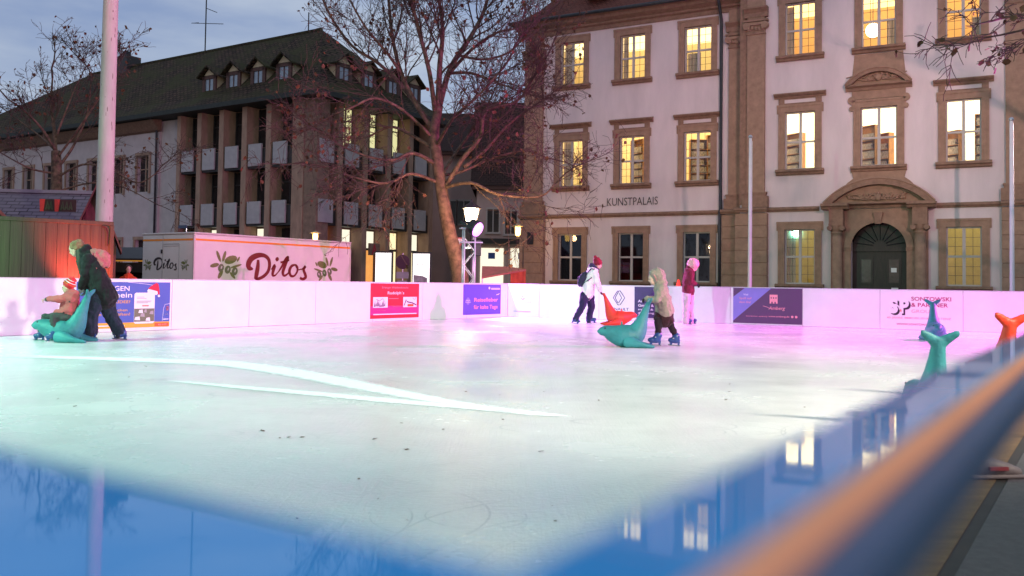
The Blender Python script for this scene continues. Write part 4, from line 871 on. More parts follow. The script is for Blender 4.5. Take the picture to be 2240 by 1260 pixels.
def ditos(tofn, m, nm, name='lettering'):
    mb = MB()
    for pts, ws in STROKES:
        k = 5; q = smooth_path([(x, z, w) for (x, z), w in zip(pts, ws)], k)
        ribbon_pts = [tofn(p[0], p[1]) for p in q]; sc = (Vector(tofn(1500, 560)) - Vector(tofn(1100, 560))).length / 400
        ribbon(ribbon_pts, [max(3, p[2]) * sc for p in q], 0, False, mb)
    return mb
def side(zx, zy): s, z = TF.at(280 + zx / 3.9375, 440 + zy / 3.9375); return (s, z - GZ)
mb = ditos(side, darkred, 's'); mb.v = [(v[0], -.006, v[2]) for v in mb.v]; mb.build('lettering', darkred, trl)
Ex, Ez = on_end(280 + 222 / 3.9375, 440 + 590 / 3.9375); Ex2, Ez2 = on_end(280 + 420 / 3.9375, 440 + 490 / 3.9375)
def endmap(zx, zy): return (Ex + (Ex2 - Ex) * (zx - 1037) / 500, Ez + (Ez2 - Ez) * (672 - zy) / 210)
mb = ditos(endmap, dgrey, 'e'); mb.v = [(-.006, v[0], v[2]) for v in mb.v]; mb.build('lettering', dgrey, trl)
def sprig(tofn, place, flip):
    def el(c, a, b_, ang, mb, lift):
        n_ = 12; pts = []
        for k in range(n_):
            t_ = 2 * math.pi * k / n_; x = a * math.cos(t_); y = b_ * math.sin(t_); x, y = x * math.cos(ang) - y * math.sin(ang), x * math.sin(ang) + y * math.cos(ang); xx = c[0] + x; xx = 840 + (840 - xx) if flip else xx
            pts.append(tofn(xx, c[1] + y))
        o = len(mb.v); mb.v += [place(p, lift) for p in pts]; mb.f.append(tuple(range(o, o + n_)))
    lv, ol, sh = MB(), MB(), MB()
    for c, a, b_, g_ in (((780, 475), 52, 13, 1.25), ((828, 475), 48, 13, -1.3), ((885, 505), 58, 34, -.35), ((745, 552), 40, 18, -.25), ((930, 560), 52, 10, -.3), ((795, 630), 42, 16, -1.1), ((900, 640), 36, 12, .9), ((950, 500), 24, 9, -1.1)): el(c, a, b_, g_, lv, .004)
    for c in ((800, 575), (858, 590), (918, 605)): el(c, 26, 36, .2, ol, .006); el((c[0] + 4, c[1] - 4), 6, 14, .3, sh, .008)
    o = lv.build('olive_leaf_print', leafp, trl); ol.build('olive_print', olv, o); sh.build('olive_shine', olh, o)
sprig(side, lambda p, l_: (p[0], -l_, p[1]), False)
sprig(lambda zx, zy: side(1705 + (zx - 840) * .75, 590 + (zy - 555) * .85), lambda p, l_: (p[0], -l_, p[1]), True)
def end_sprig(cxp): return lambda zx, zy: (lambda a: (a[0], a[1]))(on_end(280 + (cxp + (zx - 840) * .27) / 3.9375, 440 + (552 + (zy - 555) * .40) / 3.9375))
sprig(end_sprig(165), lambda p, l_: (-l_, p[0], p[1]), False); sprig(end_sprig(490), lambda p, l_: (-l_, p[0], p[1]), True)

# ================================================================== GREEN CONTAINER, HUTS
ca = atY(243, 600, 22); cb = atY(0, 600, 20.4); CF = Frame(ca, (ca - cb)); ctop = CF.at(243, 485)[1] - GZ
con = thing('container', 'long green painted wooden container behind the barrier, lit red at its end', 'container', (ca.x, ca.y, GZ), CF.ang)
cgr = mat('green_painted_boards', (.036, .062, .024), .6, .3, 3, .3, 12, stretch=(5, 5, .25))
MB().box(-8, 0, .02, 2.4, 0, ctop - .04).build('core', mat('container_core', (.05, .06, .04), .8, .1), con)
x = -8.0; kk = 0
while x < -.02:
    MB().box(x + .004, min(x + .245, -.002), 0, .019, .02, ctop - .10).build('plank', cgr, con); x += .25
bevel(MB().box(-8.02, .02, -.03, 2.42, ctop - .10, ctop).build('top_frame', cgr, con), .01); MB().box(-.06, .03, -.035, .06, .0, ctop - .10).build('corner_post', cgr, con); MB().tube([(-.25, -.04, ctop - .12), (-.16, -.05, ctop - .16), (-.11, -.05, ctop - .3), (-.11, -.04, ctop - .6)], .012, 5).build('cable', BLACK, con)
lampw = atY(50, 470, 21.2)
sh_m = brick_mat('grey_shingles', (.17, .17, .19), (.13, .13, .15), (.05, .05, .055), 1, .4, .16, moss=(.15, .15, .165)); hutw = mat('hut_timber', (.17, .075, .05), .75, .3, 6, .2, 20, stretch=(1, 1, .2))
def hut(px, Yd, w, dep, eave, ridge, rotz, label, gable_front=False, rm_=None):
    p = atY(px, 610, Yd); root = thing('market_hut', label, 'market hut', (p.x, p.y, GZ), rotz, 'wooden market huts')
    MB().box(-w / 2, w / 2, 0, dep, 0, eave).build('wall', hutw, root); rm_ = rm_ or sh_m
    if gable_front:
        MB().prism([(-w / 2, eave), (w / 2, eave), (0, ridge)], 0, dep).build('gable', hutw, root); q = MB()
        for sg in (-1, 1): q.add([(sg * (w / 2 + .15), -.25, eave - .12), (0, -.25, ridge + .06), (0, dep + .2, ridge + .06), (sg * (w / 2 + .15), dep + .2, eave - .12), (sg * (w / 2 + .15), -.25, eave - .24), (0, -.25, ridge - .05), (0, dep + .2, ridge - .05), (sg * (w / 2 + .15), dep + .2, eave - .24)], [(0, 1, 2, 3), (4, 7, 6, 5), (0, 4, 5, 1), (0, 3, 7, 4)])
        q.build('roof', rm_, root, uv=lambda co: (co.y, co.z * 1.6))
        for k in range(int(w / .16)):
            x = -w / 2 + .16 * k; h_ = ridge - (ridge - eave) * abs(x + .08) / (w / 2); MB().box(x + .004, x + .156, -.018, -.001, .0, h_ - .1).build('plank', hutw, root)
    else:
        q = MB(); q.add([(-w / 2 - .2, -.4, eave - .1), (w / 2 + .2, -.4, eave - .1), (w / 2 + .2, dep / 2, ridge), (-w / 2 - .2, dep / 2, ridge), (w / 2 + .2, dep + .4, eave - .1), (-w / 2 - .2, dep + .4, eave - .1)], [(0, 1, 2, 3), (3, 2, 4, 5), (0, 3, 5), (1, 4, 2)]); q.build('roof', rm_, root, uv=lambda co: (co.x, co.z * 1.3)); MB().box(-w / 2 - .25, w / 2 + .25, dep / 2 - .12, dep / 2 + .12, ridge - .03, ridge + .08).build('ridge_board', mat('ridge_grey', (.2, .21, .22), .7, .1), root)
    return root
zr_ = atY(100, 419, 30).z
h1 = hut(-200, 28, 9.5, 4, 2.1, zr_ - GZ, R(6), 'long market hut with grey shingle roof and a red green sign')
sg_ = thing('shop_sign', 'red and green letter sign on the grey shingle roof', 'sign', atY(88, 455, 27.6) + Vector((0, 0, -.1)), R(6)); sr_ = mat('sign_red', (.5, .03, .03), .5, .2, 9, emit=(.8, .05, .03), estr=.12); sgn = mat('sign_green', (.09, .13, .05), .5, .2, 9)
MB().box(0, 1.05, 0, .05, 0, .38).build('sign_board', mat('sign_dark', (.06, .03, .02), .6, .1), sg_)
for x in (.0, .44): MB().prism([(x, .0), (x + .10, .0), (x + .14, .38), (x - .02, .38)], -.02, -.001).build('red_figure', sr_, sg_)
for x in (.17, .27, .62, .74, .86): ribbon([(x, .06), (x + .05, .32), (x + .09, .06), (x + .02, .16)], .035, -.012).build('green_figure', sgn, sg_)
hut(204, 25.6, 1.15, 1.4, 2.0, atY(198, 410, 25.6).z - GZ, R(25), 'small brown gabled hut beside the tall cream pole', True, hutw)
hut(-22, 23.5, 1.6, 2.5, 2.1, 2.95, R(30), 'brown gable roofed hut peeping over the green container', True, hutw)
# snack stall with orange awning between container and trailer
st = atY(290, 612, 31); stl = thing('snack_stall', 'dark snack stall with a glowing orange awning beside the trailer', 'market stall', (st.x, st.y, GZ), R(-15))
MB().box(-1.2, 1.6, 0, 1.8, 0, 1.55).build('body', mat('stall_dark', (.06, .045, .04), .8, .2), stl); MB().add([(-1.5, -.8, 1.72), (1.6, -.8, 1.72), (1.6, .6, 2.15), (-1.5, .6, 2.15), (-1.5, -.8, 1.66), (1.6, -.8, 1.66), (1.6, .6, 2.09), (-1.5, .6, 2.09)], [(0, 1, 2, 3), (4, 7, 6, 5), (0, 4, 5, 1), (1, 5, 6, 2), (3, 7, 4, 0)]).build('roof', alu, stl)
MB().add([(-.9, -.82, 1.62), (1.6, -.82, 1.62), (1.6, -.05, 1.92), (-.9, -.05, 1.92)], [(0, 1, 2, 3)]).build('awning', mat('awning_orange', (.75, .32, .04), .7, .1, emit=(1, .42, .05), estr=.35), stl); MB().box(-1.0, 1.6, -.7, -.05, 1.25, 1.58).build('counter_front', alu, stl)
for x in (-1.1, 1.5): MB().tube([(x, -.7, 0), (x, -.7, 1.7)], .03, 6).build('post', alu, stl)
# red market tent by the palace corner
tp = atY(1095, 612, 36); ten = thing('market_tent', 'orange red market tent with sloping roof beside the palace corner', 'tent', (tp.x, tp.y, GZ), R(20)); tcl = mat('tent_red', (.50, .10, .04), .8, .2, 5, .3, 8); tpk = mat('tent_roof', (.45, .16, .12), .8, .15, 4)
MB().add([(-1.1, -.9, 1.28), (.75, -.9, 1.62), (.75, .9, 1.75), (-.5, .9, 1.75), (-1.1, -.9, 1.22), (.75, -.9, 1.56), (.75, .9, 1.69), (-.5, .9, 1.69)], [(0, 1, 2, 3), (4, 7, 6, 5), (0, 4, 5, 1), (1, 5, 6, 2), (3, 7, 4, 0)]).build('roof', tpk, ten)
sc_ = MB()
for k in range(10):
    y0 = -.9 + .18 * k; sc_.quad((.74 + .03 * (k % 2), y0, 0), (.74 + .03 * ((k + 1) % 2), y0 + .18, 0), (.74 + .02 * ((k + 1) % 2), y0 + .18, 1.7), (.74 + .02 * (k % 2), y0, 1.6))
for k in range(6):
    x0 = .1 + .107 * k; sc_.quad((x0, -.9 + .03 * (k % 2), 0), (x0 + .107, -.9 + .03 * ((k + 1) % 2), 0), (x0 + .107, -.9 + .02 * ((k + 1) % 2), 1.58), (x0, -.9, 1.42 + .02 * k))
sc_.build('side_curtain', tcl, ten)
for x, y in ((-1.05, -.85), (.7, -.85), (.7, .85), (-.5, .85)): MB().tube([(x, y, 0), (x, y, 1.6 if x > 0 else 1.25)], .02, 6).build('pole', STEEL, ten)

# ================================================================== POLES, LAMPS, TRUSS, SIGNS
pp = atY(224, 600, 24.4); pol = thing('tall_pole', 'thick cream painted tall pole with peeling paint behind the green container', 'pole', (pp.x, pp.y, GZ)); polm = mat('cream_peeling_paint', (.58, .53, .46), .75, .12, 4, .3, 14, col2=(.56, .52, .46), stretch=(1, 1, .3)); d = ray(238, 0); tpz = 14
MB().lathe([(.30, 0), (.24, .6), (.22, 3), (.195, 8.5), (.16, 14)], 18).build('shaft', polm, pol, True); bevel(MB().box(-.4, .4, -.4, .4, 0, .25).build('foot', STONE_D, pol), .05)
pm_ = MB()
for k in range(26):
    z = random.uniform(2.6, 9); a = random.uniform(3.6, 5.9); r_ = .222 - .004 * z; pm_.ell((r_ * math.cos(a), r_ * math.sin(a), z), .016, .008, random.uniform(.02, .12), 6, 5)
pm_.build('paint_flakes', mat('flaked_rust', (.16, .10, .07), .9, .2), pol)
def flagpole(px, Yd, top_py, label):
    p = atY(px, 620, Yd); zt = atY(px, top_py, Yd).z; root = thing('flagpole', label, 'flagpole', (p.x, p.y, GZ), 0, 'flagpoles before the palace'); MB().lathe([(.075, 0), (.07, 1), (.05, zt - GZ)], 12).build('pole', mat('white_flagpole', (.72, .70, .71), .4, .04), root, True); MB().ell((0, 0, zt - GZ + .04), .075, .075, .07, 10, 6).build('knob', STEEL, root); MB().tube([(.07, 0, .4), (.065, 0, zt - GZ - .1)], .008, 5).build('halyard', STEEL, root); MB().box(-.16, .16, -.16, .16, 0, .06).build('foot', STEEL, root)
flagpole(1640, 30, 302, 'white flagpole in front of the stone pilasters left of the palace door'); flagpole(2214, 27.5, 264, 'white flagpole in front of the stone pilaster right of the palace door')
# truss tower at the far rink corner (and its siblings at the other corners)
tru_m = mat('truss_aluminium', (.68, .68, .70), .42, .05, 20, metal=.55)
def truss(loc, hgt, rotz, label):
    root = thing('lighting_truss', label, 'truss tower', (loc[0], loc[1], GZ), rotz, 'truss towers around the rink'); w = .15
    for x in (-w, w):
        for y in (-w, w): MB().tube([(x, y, .03), (x, y, hgt)], .025, 10).build('chord', tru_m, root, True)
    k = 0; z = .05; st_ = .38
    while z + st_ < hgt - .05:
        q = MB(); s2 = 1 if k % 2 == 0 else -1
        for y in (-w, w): q.tube([(-w * s2, y, z), (w * s2, y, z + st_)], .011, 6)
        for x in (-w, w): q.tube([(x, -w * s2, z), (x, w * s2, z + st_)], .011, 6)
        q.build('brace', tru_m, root); z += st_; k += 1
    q = MB()
    for zq in (hgt - .02, hgt - .42):
        for y in (-w, w): q.tube([(-w - .1, y, zq), (w + .22, y, zq)], .022, 8)
        for x in (-w, w): q.tube([(x, -w, zq), (x, w, zq)], .02, 8)
    q.build('head_frame', tru_m, root); MB().box(-.35, .35, -.35, .35, 0, .02).build('base_plate', STEEL, root)
    return root
def flood(loc, aim, color, power, spot, label, emis, blend=.6, size=.12):
    loc = Vector(loc); aim = Vector(aim); dr_ = (aim - loc).normalized(); q = dr_.to_track_quat('-Z', 'Y')
    root = thing('stage_light', label, 'stage light', loc, 0, 'stage floodlights around the rink'); root.rotation_mode = 'QUATERNION'; root.rotation_quaternion = q
    MB().lathe([(.07, .16), (.12, .12), (.135, .02), (.14, -.02)], 18).build('housing', BLACK, root, True)
    MB().lathe([(.128, -.015), (.115, -.05), (.07, -.075), (.001, -.085)], 18).build('lens', mat('lens_' + emis, (.5, .5, .5), .4, 0, emit=color, estr=2.4), root)
    br = MB(); br.box(-.16, -.145, -.02, .02, -.02, .26); br.box(.145, .16, -.02, .02, -.02, .26); br.box(-.16, .16, -.02, .02, .24, .26); br.build('yoke', BLACK, root)
    ld_ = bpy.data.lights.new('stage_light_beam', 'SPOT'); ld_.energy = power; ld_.color = color; ld_.spot_size = R(spot); ld_.spot_blend = blend; ld_.shadow_soft_size = size
    ld_.shadow_soft_size = size; lo = bpy.data.objects.new('stage_light_beam', ld_); COL.objects.link(lo); lo.parent = root; lo.location = (0, 0, -.15)
    return root
T1 = Vector((-1.22, 25.15, GZ)); th1 = atY(1030, 498, 25.15).z - GZ
truss(T1, th1, R(12), 'aluminium truss tower standing outside the far rink corner below the street lantern')
T2 = Vector((16.9, 17.2, GZ)); truss(T2, 5.6, R(20), 'aluminium truss tower outside the rink corner right of the palace door')
T3 = Vector((-12.8, 8.2, GZ)); truss(T3, 5.6, R(30), 'aluminium truss tower at the end of the green container side')
T4 = Vector((9.8, 1.0, GZ)); truss(T4, 8.9, R(55), 'aluminium truss tower beside the grey carpet')
flood((-1.0, 24.85, th1 + GZ - .05), (3.2, 22.6, 0), (.74, .22, 1.0), 4200, 115, 'violet glowing stage light on top of the far corner truss', 'violet').scale = (1.7, 1.7, 1.7)
for a_, (s_, z_) in enumerate(((-5.5, 8.0), (2.5, 8.0), (9.5, 7.5))):  # three unseen spots added to warm and brighten the palace front
    flood((9.6 + .3 * a_, .7, 8.6), PF.w(s_, 0, z_), (1.0, .62, .58), 11500, 27, ('added warm fill spotlight on the truss aimed at the palace wing', 'added warm fill spotlight on the truss aimed at the palace pilasters', 'added warm fill spotlight on the truss aimed above the palace door')[a_], 'amber', 1.0)
flood((16.4, 16.7, 5.3), (4.5, 20.6, .4), (1.0, .09, .74), 15500, 90, 'magenta stage light on the truss right of the palace door', 'magenta')
flood((-12.4, 8.0, 5.3), (-5.0, 10.6, 0), (.30, 1.0, .62), 5200, 115, 'green stage light on the truss by the green container', 'green')
flood((9.5, 1.3, 5.3), (-5.6, 17.0, .3), (1.0, .88, .70), 9500, 66, 'cream white stage light on the truss beside the grey carpet', 'cream', size=.5)
flood(CF.w(-.75, -.95, .5), CF.w(-.55, 0, 1.45), (1.0, .05, .04), 1000, 100, 'red floor spot shining up at the container end', 'red')
flood(CF.w(-4.2, -2.4, .4), CF.w(-4.2, 0, 1.3), (.08, .85, .20), 480, 100, 'green floor spot shining up at the container side', 'green2')
# speaker box and cables on the truss
sp = thing('loudspeaker', 'black loudspeaker box mounted beside the truss tower', 'loudspeaker', atY(1041, 560, 25.3), R(12)); bevel(MB().box(-.13, .13, -.12, .14, 0, .46).build('cabinet', BLACK, sp), .015); MB().tube([(0, -.126, .15), (0, -.118, .15)], .09, 16).build('woofer', alu, sp); MB().tube([(0, -.126, .36), (0, -.118, .36)], .05, 14).build('tweeter', alu, sp); MB().box(-.3, -.13, 0, .03, .2, .26).build('bracket', STEEL, sp)

# old town lanterns
lam_g = bpy.data.materials.new('lantern_glass_lit'); lam_g.use_nodes = True; _n = lam_g.node_tree.nodes; _l = lam_g.node_tree.links; _n.remove(_n['Principled BSDF'])
_tr = _n.new('ShaderNodeBsdfTransparent'); _em = _n.new('ShaderNodeEmission'); _em.inputs['Color'].default_value = (1, .80, .52, 1); _em.inputs['Strength'].default_value = 22; _mx = _n.new('ShaderNodeMixShader'); _mx.inputs['Fac'].default_value = .45      # frosted, lets the bulb's light through
_l.new(_tr.outputs[0], _mx.inputs[1]); _l.new(_em.outputs[0], _mx.inputs[2]); _l.new(_mx.outputs[0], _n['Material Output'].inputs['Surface'])
lam_m = mat('lantern_iron', (.05, .045, .045), .5, .2, metal=.4)
def lantern(loc, hgt, label, power, col=(1, .72, .40), sc=1.0):
    root = thing('street_lantern', label, 'street lamp', (loc[0], loc[1], GZ), 0, 'street lamps on the square'); H_ = hgt - GZ
    MB().lathe([(.13, 0), (.12, .5), (.07, .6), (.055, 1.2), (.045, H_ - .08), (.09, H_ - .04), (.12 * sc, H_)], 14).build('pole', lam_m, root, True)
    a, c, h_ = .17 * sc, .28 * sc, .52 * sc
    gm = MB(); ring = [(a, H_ + .02), (c, H_ + h_)]; vs = []
    for r_, z in ring: vs += [(r_ * math.cos(math.pi / 6 + k * math.pi / 3), r_ * math.sin(math.pi / 6 + k * math.pi / 3), z) for k in range(6)]
    gm.add(vs, [(k, (k + 1) % 6, (k + 1) % 6 + 6, k + 6) for k in range(6)]); gm.build('glass', lam_g, root)
    rm_ = MB(); rm_.lathe([(c + .03, H_ + h_), (c + .04, H_ + h_ + .03), (.12 * sc, H_ + h_ + .16 * sc), (.05, H_ + h_ + .22 * sc), (.02, H_ + h_ + .3 * sc)], 6)
    for k in range(6):
        x, y = math.cos(math.pi / 6 + k * math.pi / 3), math.sin(math.pi / 6 + k * math.pi / 3); rm_.tube([(a * x, a * y, H_ + .02), (c * x, c * y, H_ + h_)], .011, 5)
    rm_.build('lantern_frame', lam_m, root)
    ld_ = bpy.data.lights.new('lantern_light', 'POINT'); ld_.energy = power; ld_.color = col; ld_.shadow_soft_size = .2; lo = bpy.data.objects.new('lantern_light', ld_); COL.objects.link(lo); lo.parent = root; lo.location = (0, 0, H_ + h_ * .55)
    for o_ in root.children:
        if o_.name.startswith('glass'): o_.visible_shadow = True
    return root
lp = atY(1031, 492, 28.5); L1 = lantern(lp, lp.z, 'brightly lit hexagonal street lantern above the truss tower', 950, (1, .58, .28))
lp2 = Vector((2.3, -1.5, 2.6)); lantern(lp2, 2.6, 'lit hexagonal street lantern beside the brown rubber mat', 300, (1, .40, .11))
def small_lamp(px, py, Yd, label, wall=None):
    p = atY(px, py, Yd); root = thing('street_lamp', label, 'street lamp', (p.x, p.y, GZ), 0, 'small orange street lamps'); z = p.z - GZ
    MB().tube([(.25, 0, 0), (.25, 0, z - .55), (.0, 0, z - .55), (0, 0, z - .4)], .025, 8).build('pole', lam_m, root, True)
    MB().lathe([(.06, z - .42), (.11, z - .36), (.13, z - .12), (.12, z)], 12).build('glass', mat('small_lamp_glow', (.9, .7, .4), .4, 0, emit=(1, .60, .16), estr=6), root, True); MB().lathe([(.30, z), (.26, z + .05), (.10, z + .1), (.02, z + .14)], 14).build('shade', mat('lamp_shade', (.5, .42, .2), .5, 0), root, True)
    ld_ = bpy.data.lights.new('lamp_light', 'POINT'); ld_.energy = 60; ld_.color = (1, .55, .2); ld_.shadow_soft_size = .15; lo = bpy.data.objects.new('lamp_light', ld_); COL.objects.link(lo); lo.parent = root; lo.location = (0, -.4, z - .25)
small_lamp(1133, 496, 40, 'small orange street lamp beside the palace corner'); small_lamp(690, 511, 44, 'small orange street lamp behind the white trailer roof')
# lit advertising columns
adg = mat('lit_poster', (.9, .9, .88), .4, 0, emit=(1, .98, .92), estr=1.25)
def adcol(px, w, top, Yd, label, prints):
    p = atY(px, 612, Yd); zt = atY(px, top, Yd).z - GZ; root = thing('advert_column', label, 'poster column', (p.x, p.y, GZ), R(-6)); W_ = w * Yd / FPX / 2
    bevel(MB().box(-W_ - .06, W_ + .06, 0, .22, 0, zt + .08).build('case', alu, root), .04); MB().box(-W_, W_, -.012, -.001, .35, zt).build('lit_poster', adg, root)
    if prints:
        for x, z in ((-.12, .78), (.04, .78)): ribbon([(x - .08, zt * z + .08), (x - .04, zt * z - .04), (x, zt * z + .06), (x + .04, zt * z - .04)], .035, -.016).build('poster_mark', BLACK, root)
        MB().prism([(-W_ * .9, .4), (W_ * .75, .4), (W_ * .75, zt * .52), (W_ * .2, zt * .56), (-W_ * .9, zt * .58)], -.018, -.013).build('poster_picture', mat('poster_grey', (.45, .45, .42), .5, .4, 4), root); MB().prism([(-W_ * .9, .4), (W_ * .5, .4), (W_ * .1, zt * .36), (-W_ * .4, zt * .42), (-W_ * .9, zt * .34)], -.022, -.019).build('poster_figure', mat('poster_brown', (.38, .24, .14), .5, .4, 4), root)
adcol(838, 35, 553, 44, 'glowing plain white poster column near the pharmacy', False); adcol(921, 37, 555, 42, 'glowing poster column with a grey picture near the plane tree', True)
# round sign with plates, and give way sign
rs = atY(880, 612, 40.5); rsn = thing('round_road_sign', 'dark round road sign back with two plates between the poster columns', 'road sign', (rs.x, rs.y, GZ), R(-5)); z = atY(880, 573, 40.5).z - GZ
MB().tube([(0, .05, 0), (0, .05, z + .4)], .03, 8).build('post', STEEL, rsn); MB().tube([(0, .0, z), (0, .03, z)], .33, 24).build('disc', mat('sign_plum', (.10, .045, .06), .5, .1), rsn); MB().box(-.28, .28, 0, .03, z - .75, z - .45).build('plate', P_grey, rsn); MB().box(-.22, .22, 0, .03, z - 1.2, z - .85).build('plate', P_grey, rsn)
gw = atY(990, 612, 33); gws = thing('give_way_sign', 'red bordered triangular give way sign beside the plane tree trunk', 'road sign', (gw.x, gw.y, GZ), R(8)); zt = atY(990, 519, 33).z - GZ; zb = atY(996, 556, 33).z - GZ; hw = .36
MB().tube([(.1, .06, 0), (.1, .06, zt)], .03, 8).build('post', STEEL, gws); MB().prism([(-hw, zt), (.1, zb), (.1 + hw, zt)][::-1][::-1], 0, .03).build('border', mat('sign_border_red', (.30, .03, .05), .5, 0), gws); MB().prism([(-hw + .1, zt - .05), (.1, zb + .12), (hw, zt - .05)], -.004, -.001).build('face', mat('sign_face', (.60, .55, .58), .5, .05), gws)
# traffic cone tip above the front barrier
cn = atY(1484, 628, 26); cone = thing('traffic_cone', 'orange traffic cone showing above the front barrier', 'traffic cone', (cn.x, cn.y, GZ)); zc_ = atY(1486, 612, 26).z - GZ; MB().lathe([(.2, .04), (.17, .1), (.09, zc_ * .75), (.035, zc_), (.01, zc_ + .01)], 16).build('cone', mat('cone_orange', (.80, .09, .02), .5, .05), cone, True); MB().box(-.25, .25, -.25, .25, 0, .04).build('foot', BLACK, cone)
# street name plate by the white wing
npz = atY(399, 496, 29); sn = thing('street_name_sign', 'dark street name plate on a thin post behind the trailer', 'road sign', (npz.x, npz.y, GZ), R(-30)); MB().box(-.2, .2, 0, .02, npz.z - GZ - .05, npz.z - GZ + .05).build('plate', mat('plate_blue', (.05, .07, .12), .5, 0), sn); MB().tube([(.16, .03, 0), (.16, .03, npz.z - GZ)], .02, 6).build('post', STEEL, sn)

# ================================================================== TREES
bark = mat('plane_bark', (.07, .042, .03), .85, .45, 5, .7, 16, col2=(.15, .09, .06)); twig = mat('plane_twig', (.085, .052, .04), .85, .25, 8); dryl = mat('brown_tree_leaf', (.13, .055, .025), .8, .6, 2)
def grow(rnd, mb, p, d, r, length, level, maxl, ends, droop=0.0):
    n_ = 3 if level >= maxl else 5; pts = [p.copy()]; rad = [r]; dd = d.normalized(); q = p.copy()
    for i in range(n_):
        w = .30 if level < maxl else .42
        dd = (dd + Vector((rnd.uniform(-w, w), rnd.uniform(-w, w), rnd.uniform(-w, w) + (.10 if level == 1 else 0) - droop * (.25 + .1 * i)))).normalized(); q = q + dd * (length / n_); pts.append(q.copy()); rad.append(max(.0065, r * (1 - .72 * (i + 1) / n_)))
    mb.tube(pts, rad, 5 if level <= 1 else 3, False)
    if level >= maxl: ends.append((pts[-1], dd)); return
    k = rnd.choice((6, 7, 8)) if level == 1 else rnd.choice((5, 6, 7))
    for j in range(k):
        f = rnd.uniform(.18, 1) * n_; i0 = min(n_ - 1, int(f)); t_ = f - i0; b_ = pts[i0].lerp(pts[i0 + 1], t_); rb = rad[i0] * .62
        side_ = Vector((rnd.uniform(-1, 1), rnd.uniform(-1, 1), rnd.uniform(-.5, .9))); nd = ((pts[i0 + 1] - pts[i0]).normalized() * .75 + side_ * .75)
        grow(rnd, mb, b_, nd, max(.009, rb), length * rnd.uniform(.36, .62), level + 1, maxl, ends, droop)
def tree(label, base, trunk, limbs, seed, nchild, l0, leaves, tname='plane_tree', maxl=3):
    rnd = random.Random(seed); root = thing(tname, label, 'tree', (base.x, base.y, GZ)); O = Vector((base.x, base.y, GZ))
    tm = MB(); tp = smooth_path([p - O for p, r in trunk], 5); tr_ = []
    for i in range(len(tp)):
        f = i / (len(tp) - 1) * (len(trunk) - 1); k = min(int(f), len(trunk) - 2); tr_.append(trunk[k][1] + (trunk[k + 1][1] - trunk[k][1]) * (f - k))
    tm.tube(tp, tr_, 12); cm = MB(); ends = []
    for pts, r0, r1, droop in limbs:
        P = smooth_path([p - O for p in pts], 4); rr_ = [r0 + (r1 - r0) * i / (len(P) - 1) for i in range(len(P))]; rr_ = [v * .78 for v in rr_]; tm.tube(P, rr_, 7)
        nc = int(nchild * max(1, sum((P[i + 1] - P[i]).length for i in range(len(P) - 1)) / 3))
        for j in range(nc):
            f = rnd.uniform(.22, 1) * (len(P) - 1); i0 = min(len(P) - 2, int(f)); b_ = P[i0].lerp(P[i0 + 1], f - i0); sd_ = Vector((rnd.uniform(-1, 1), rnd.uniform(-1, 1), rnd.uniform(-.6, 1)))
            grow(rnd, cm, b_, (P[i0 + 1] - P[i0]).normalized() * .8 + sd_ * .8, max(.012, rr_[i0] * .42), l0 * rnd.uniform(.6, 1.15), 1, maxl, ends, droop)
        grow(rnd, cm, P[-1], P[-1] - P[-2], r1, l0, 1, maxl, ends, droop)
    tm.build('trunk', bark, root, True); co2 = cm.build('crown', twig, root)
    lf = MB()
    for i in range(leaves):
        e, d_ = rnd.choice(ends); s_ = rnd.uniform(.035, .085); M = Euler((rnd.uniform(0, 6), rnd.uniform(0, 6), rnd.uniform(0, 6))).to_matrix(); e = e + Vector((0, 0, -.03))
        lf.add([e + M @ Vector(v) * s_ for v in ((-1, 0, 0), (-.3, -.8, .25), (.6, -.6, 0), (1.1, 0, .3), (.5, .7, 0), (-.3, .8, .2))], [(0, 1, 2, 5), (5, 2, 3, 4)])
    q = lf.build('dry_leaves', dryl, root); q['kind'] = 'stuff'
    return root
rt_ = random.Random(11); TY = 31.0
def tp_(px, py, dd=0.0): return atY(px, py, TY + dd)
base = tp_(1016, 650); trk = [(Vector((base.x + .02, TY, GZ)), .36), (tp_(1003, 590), .29), (tp_(985, 520), .25), (tp_(968, 430), .215), (tp_(955, 340), .19), (tp_(950, 290), .175), (tp_(960, 232), .15)]
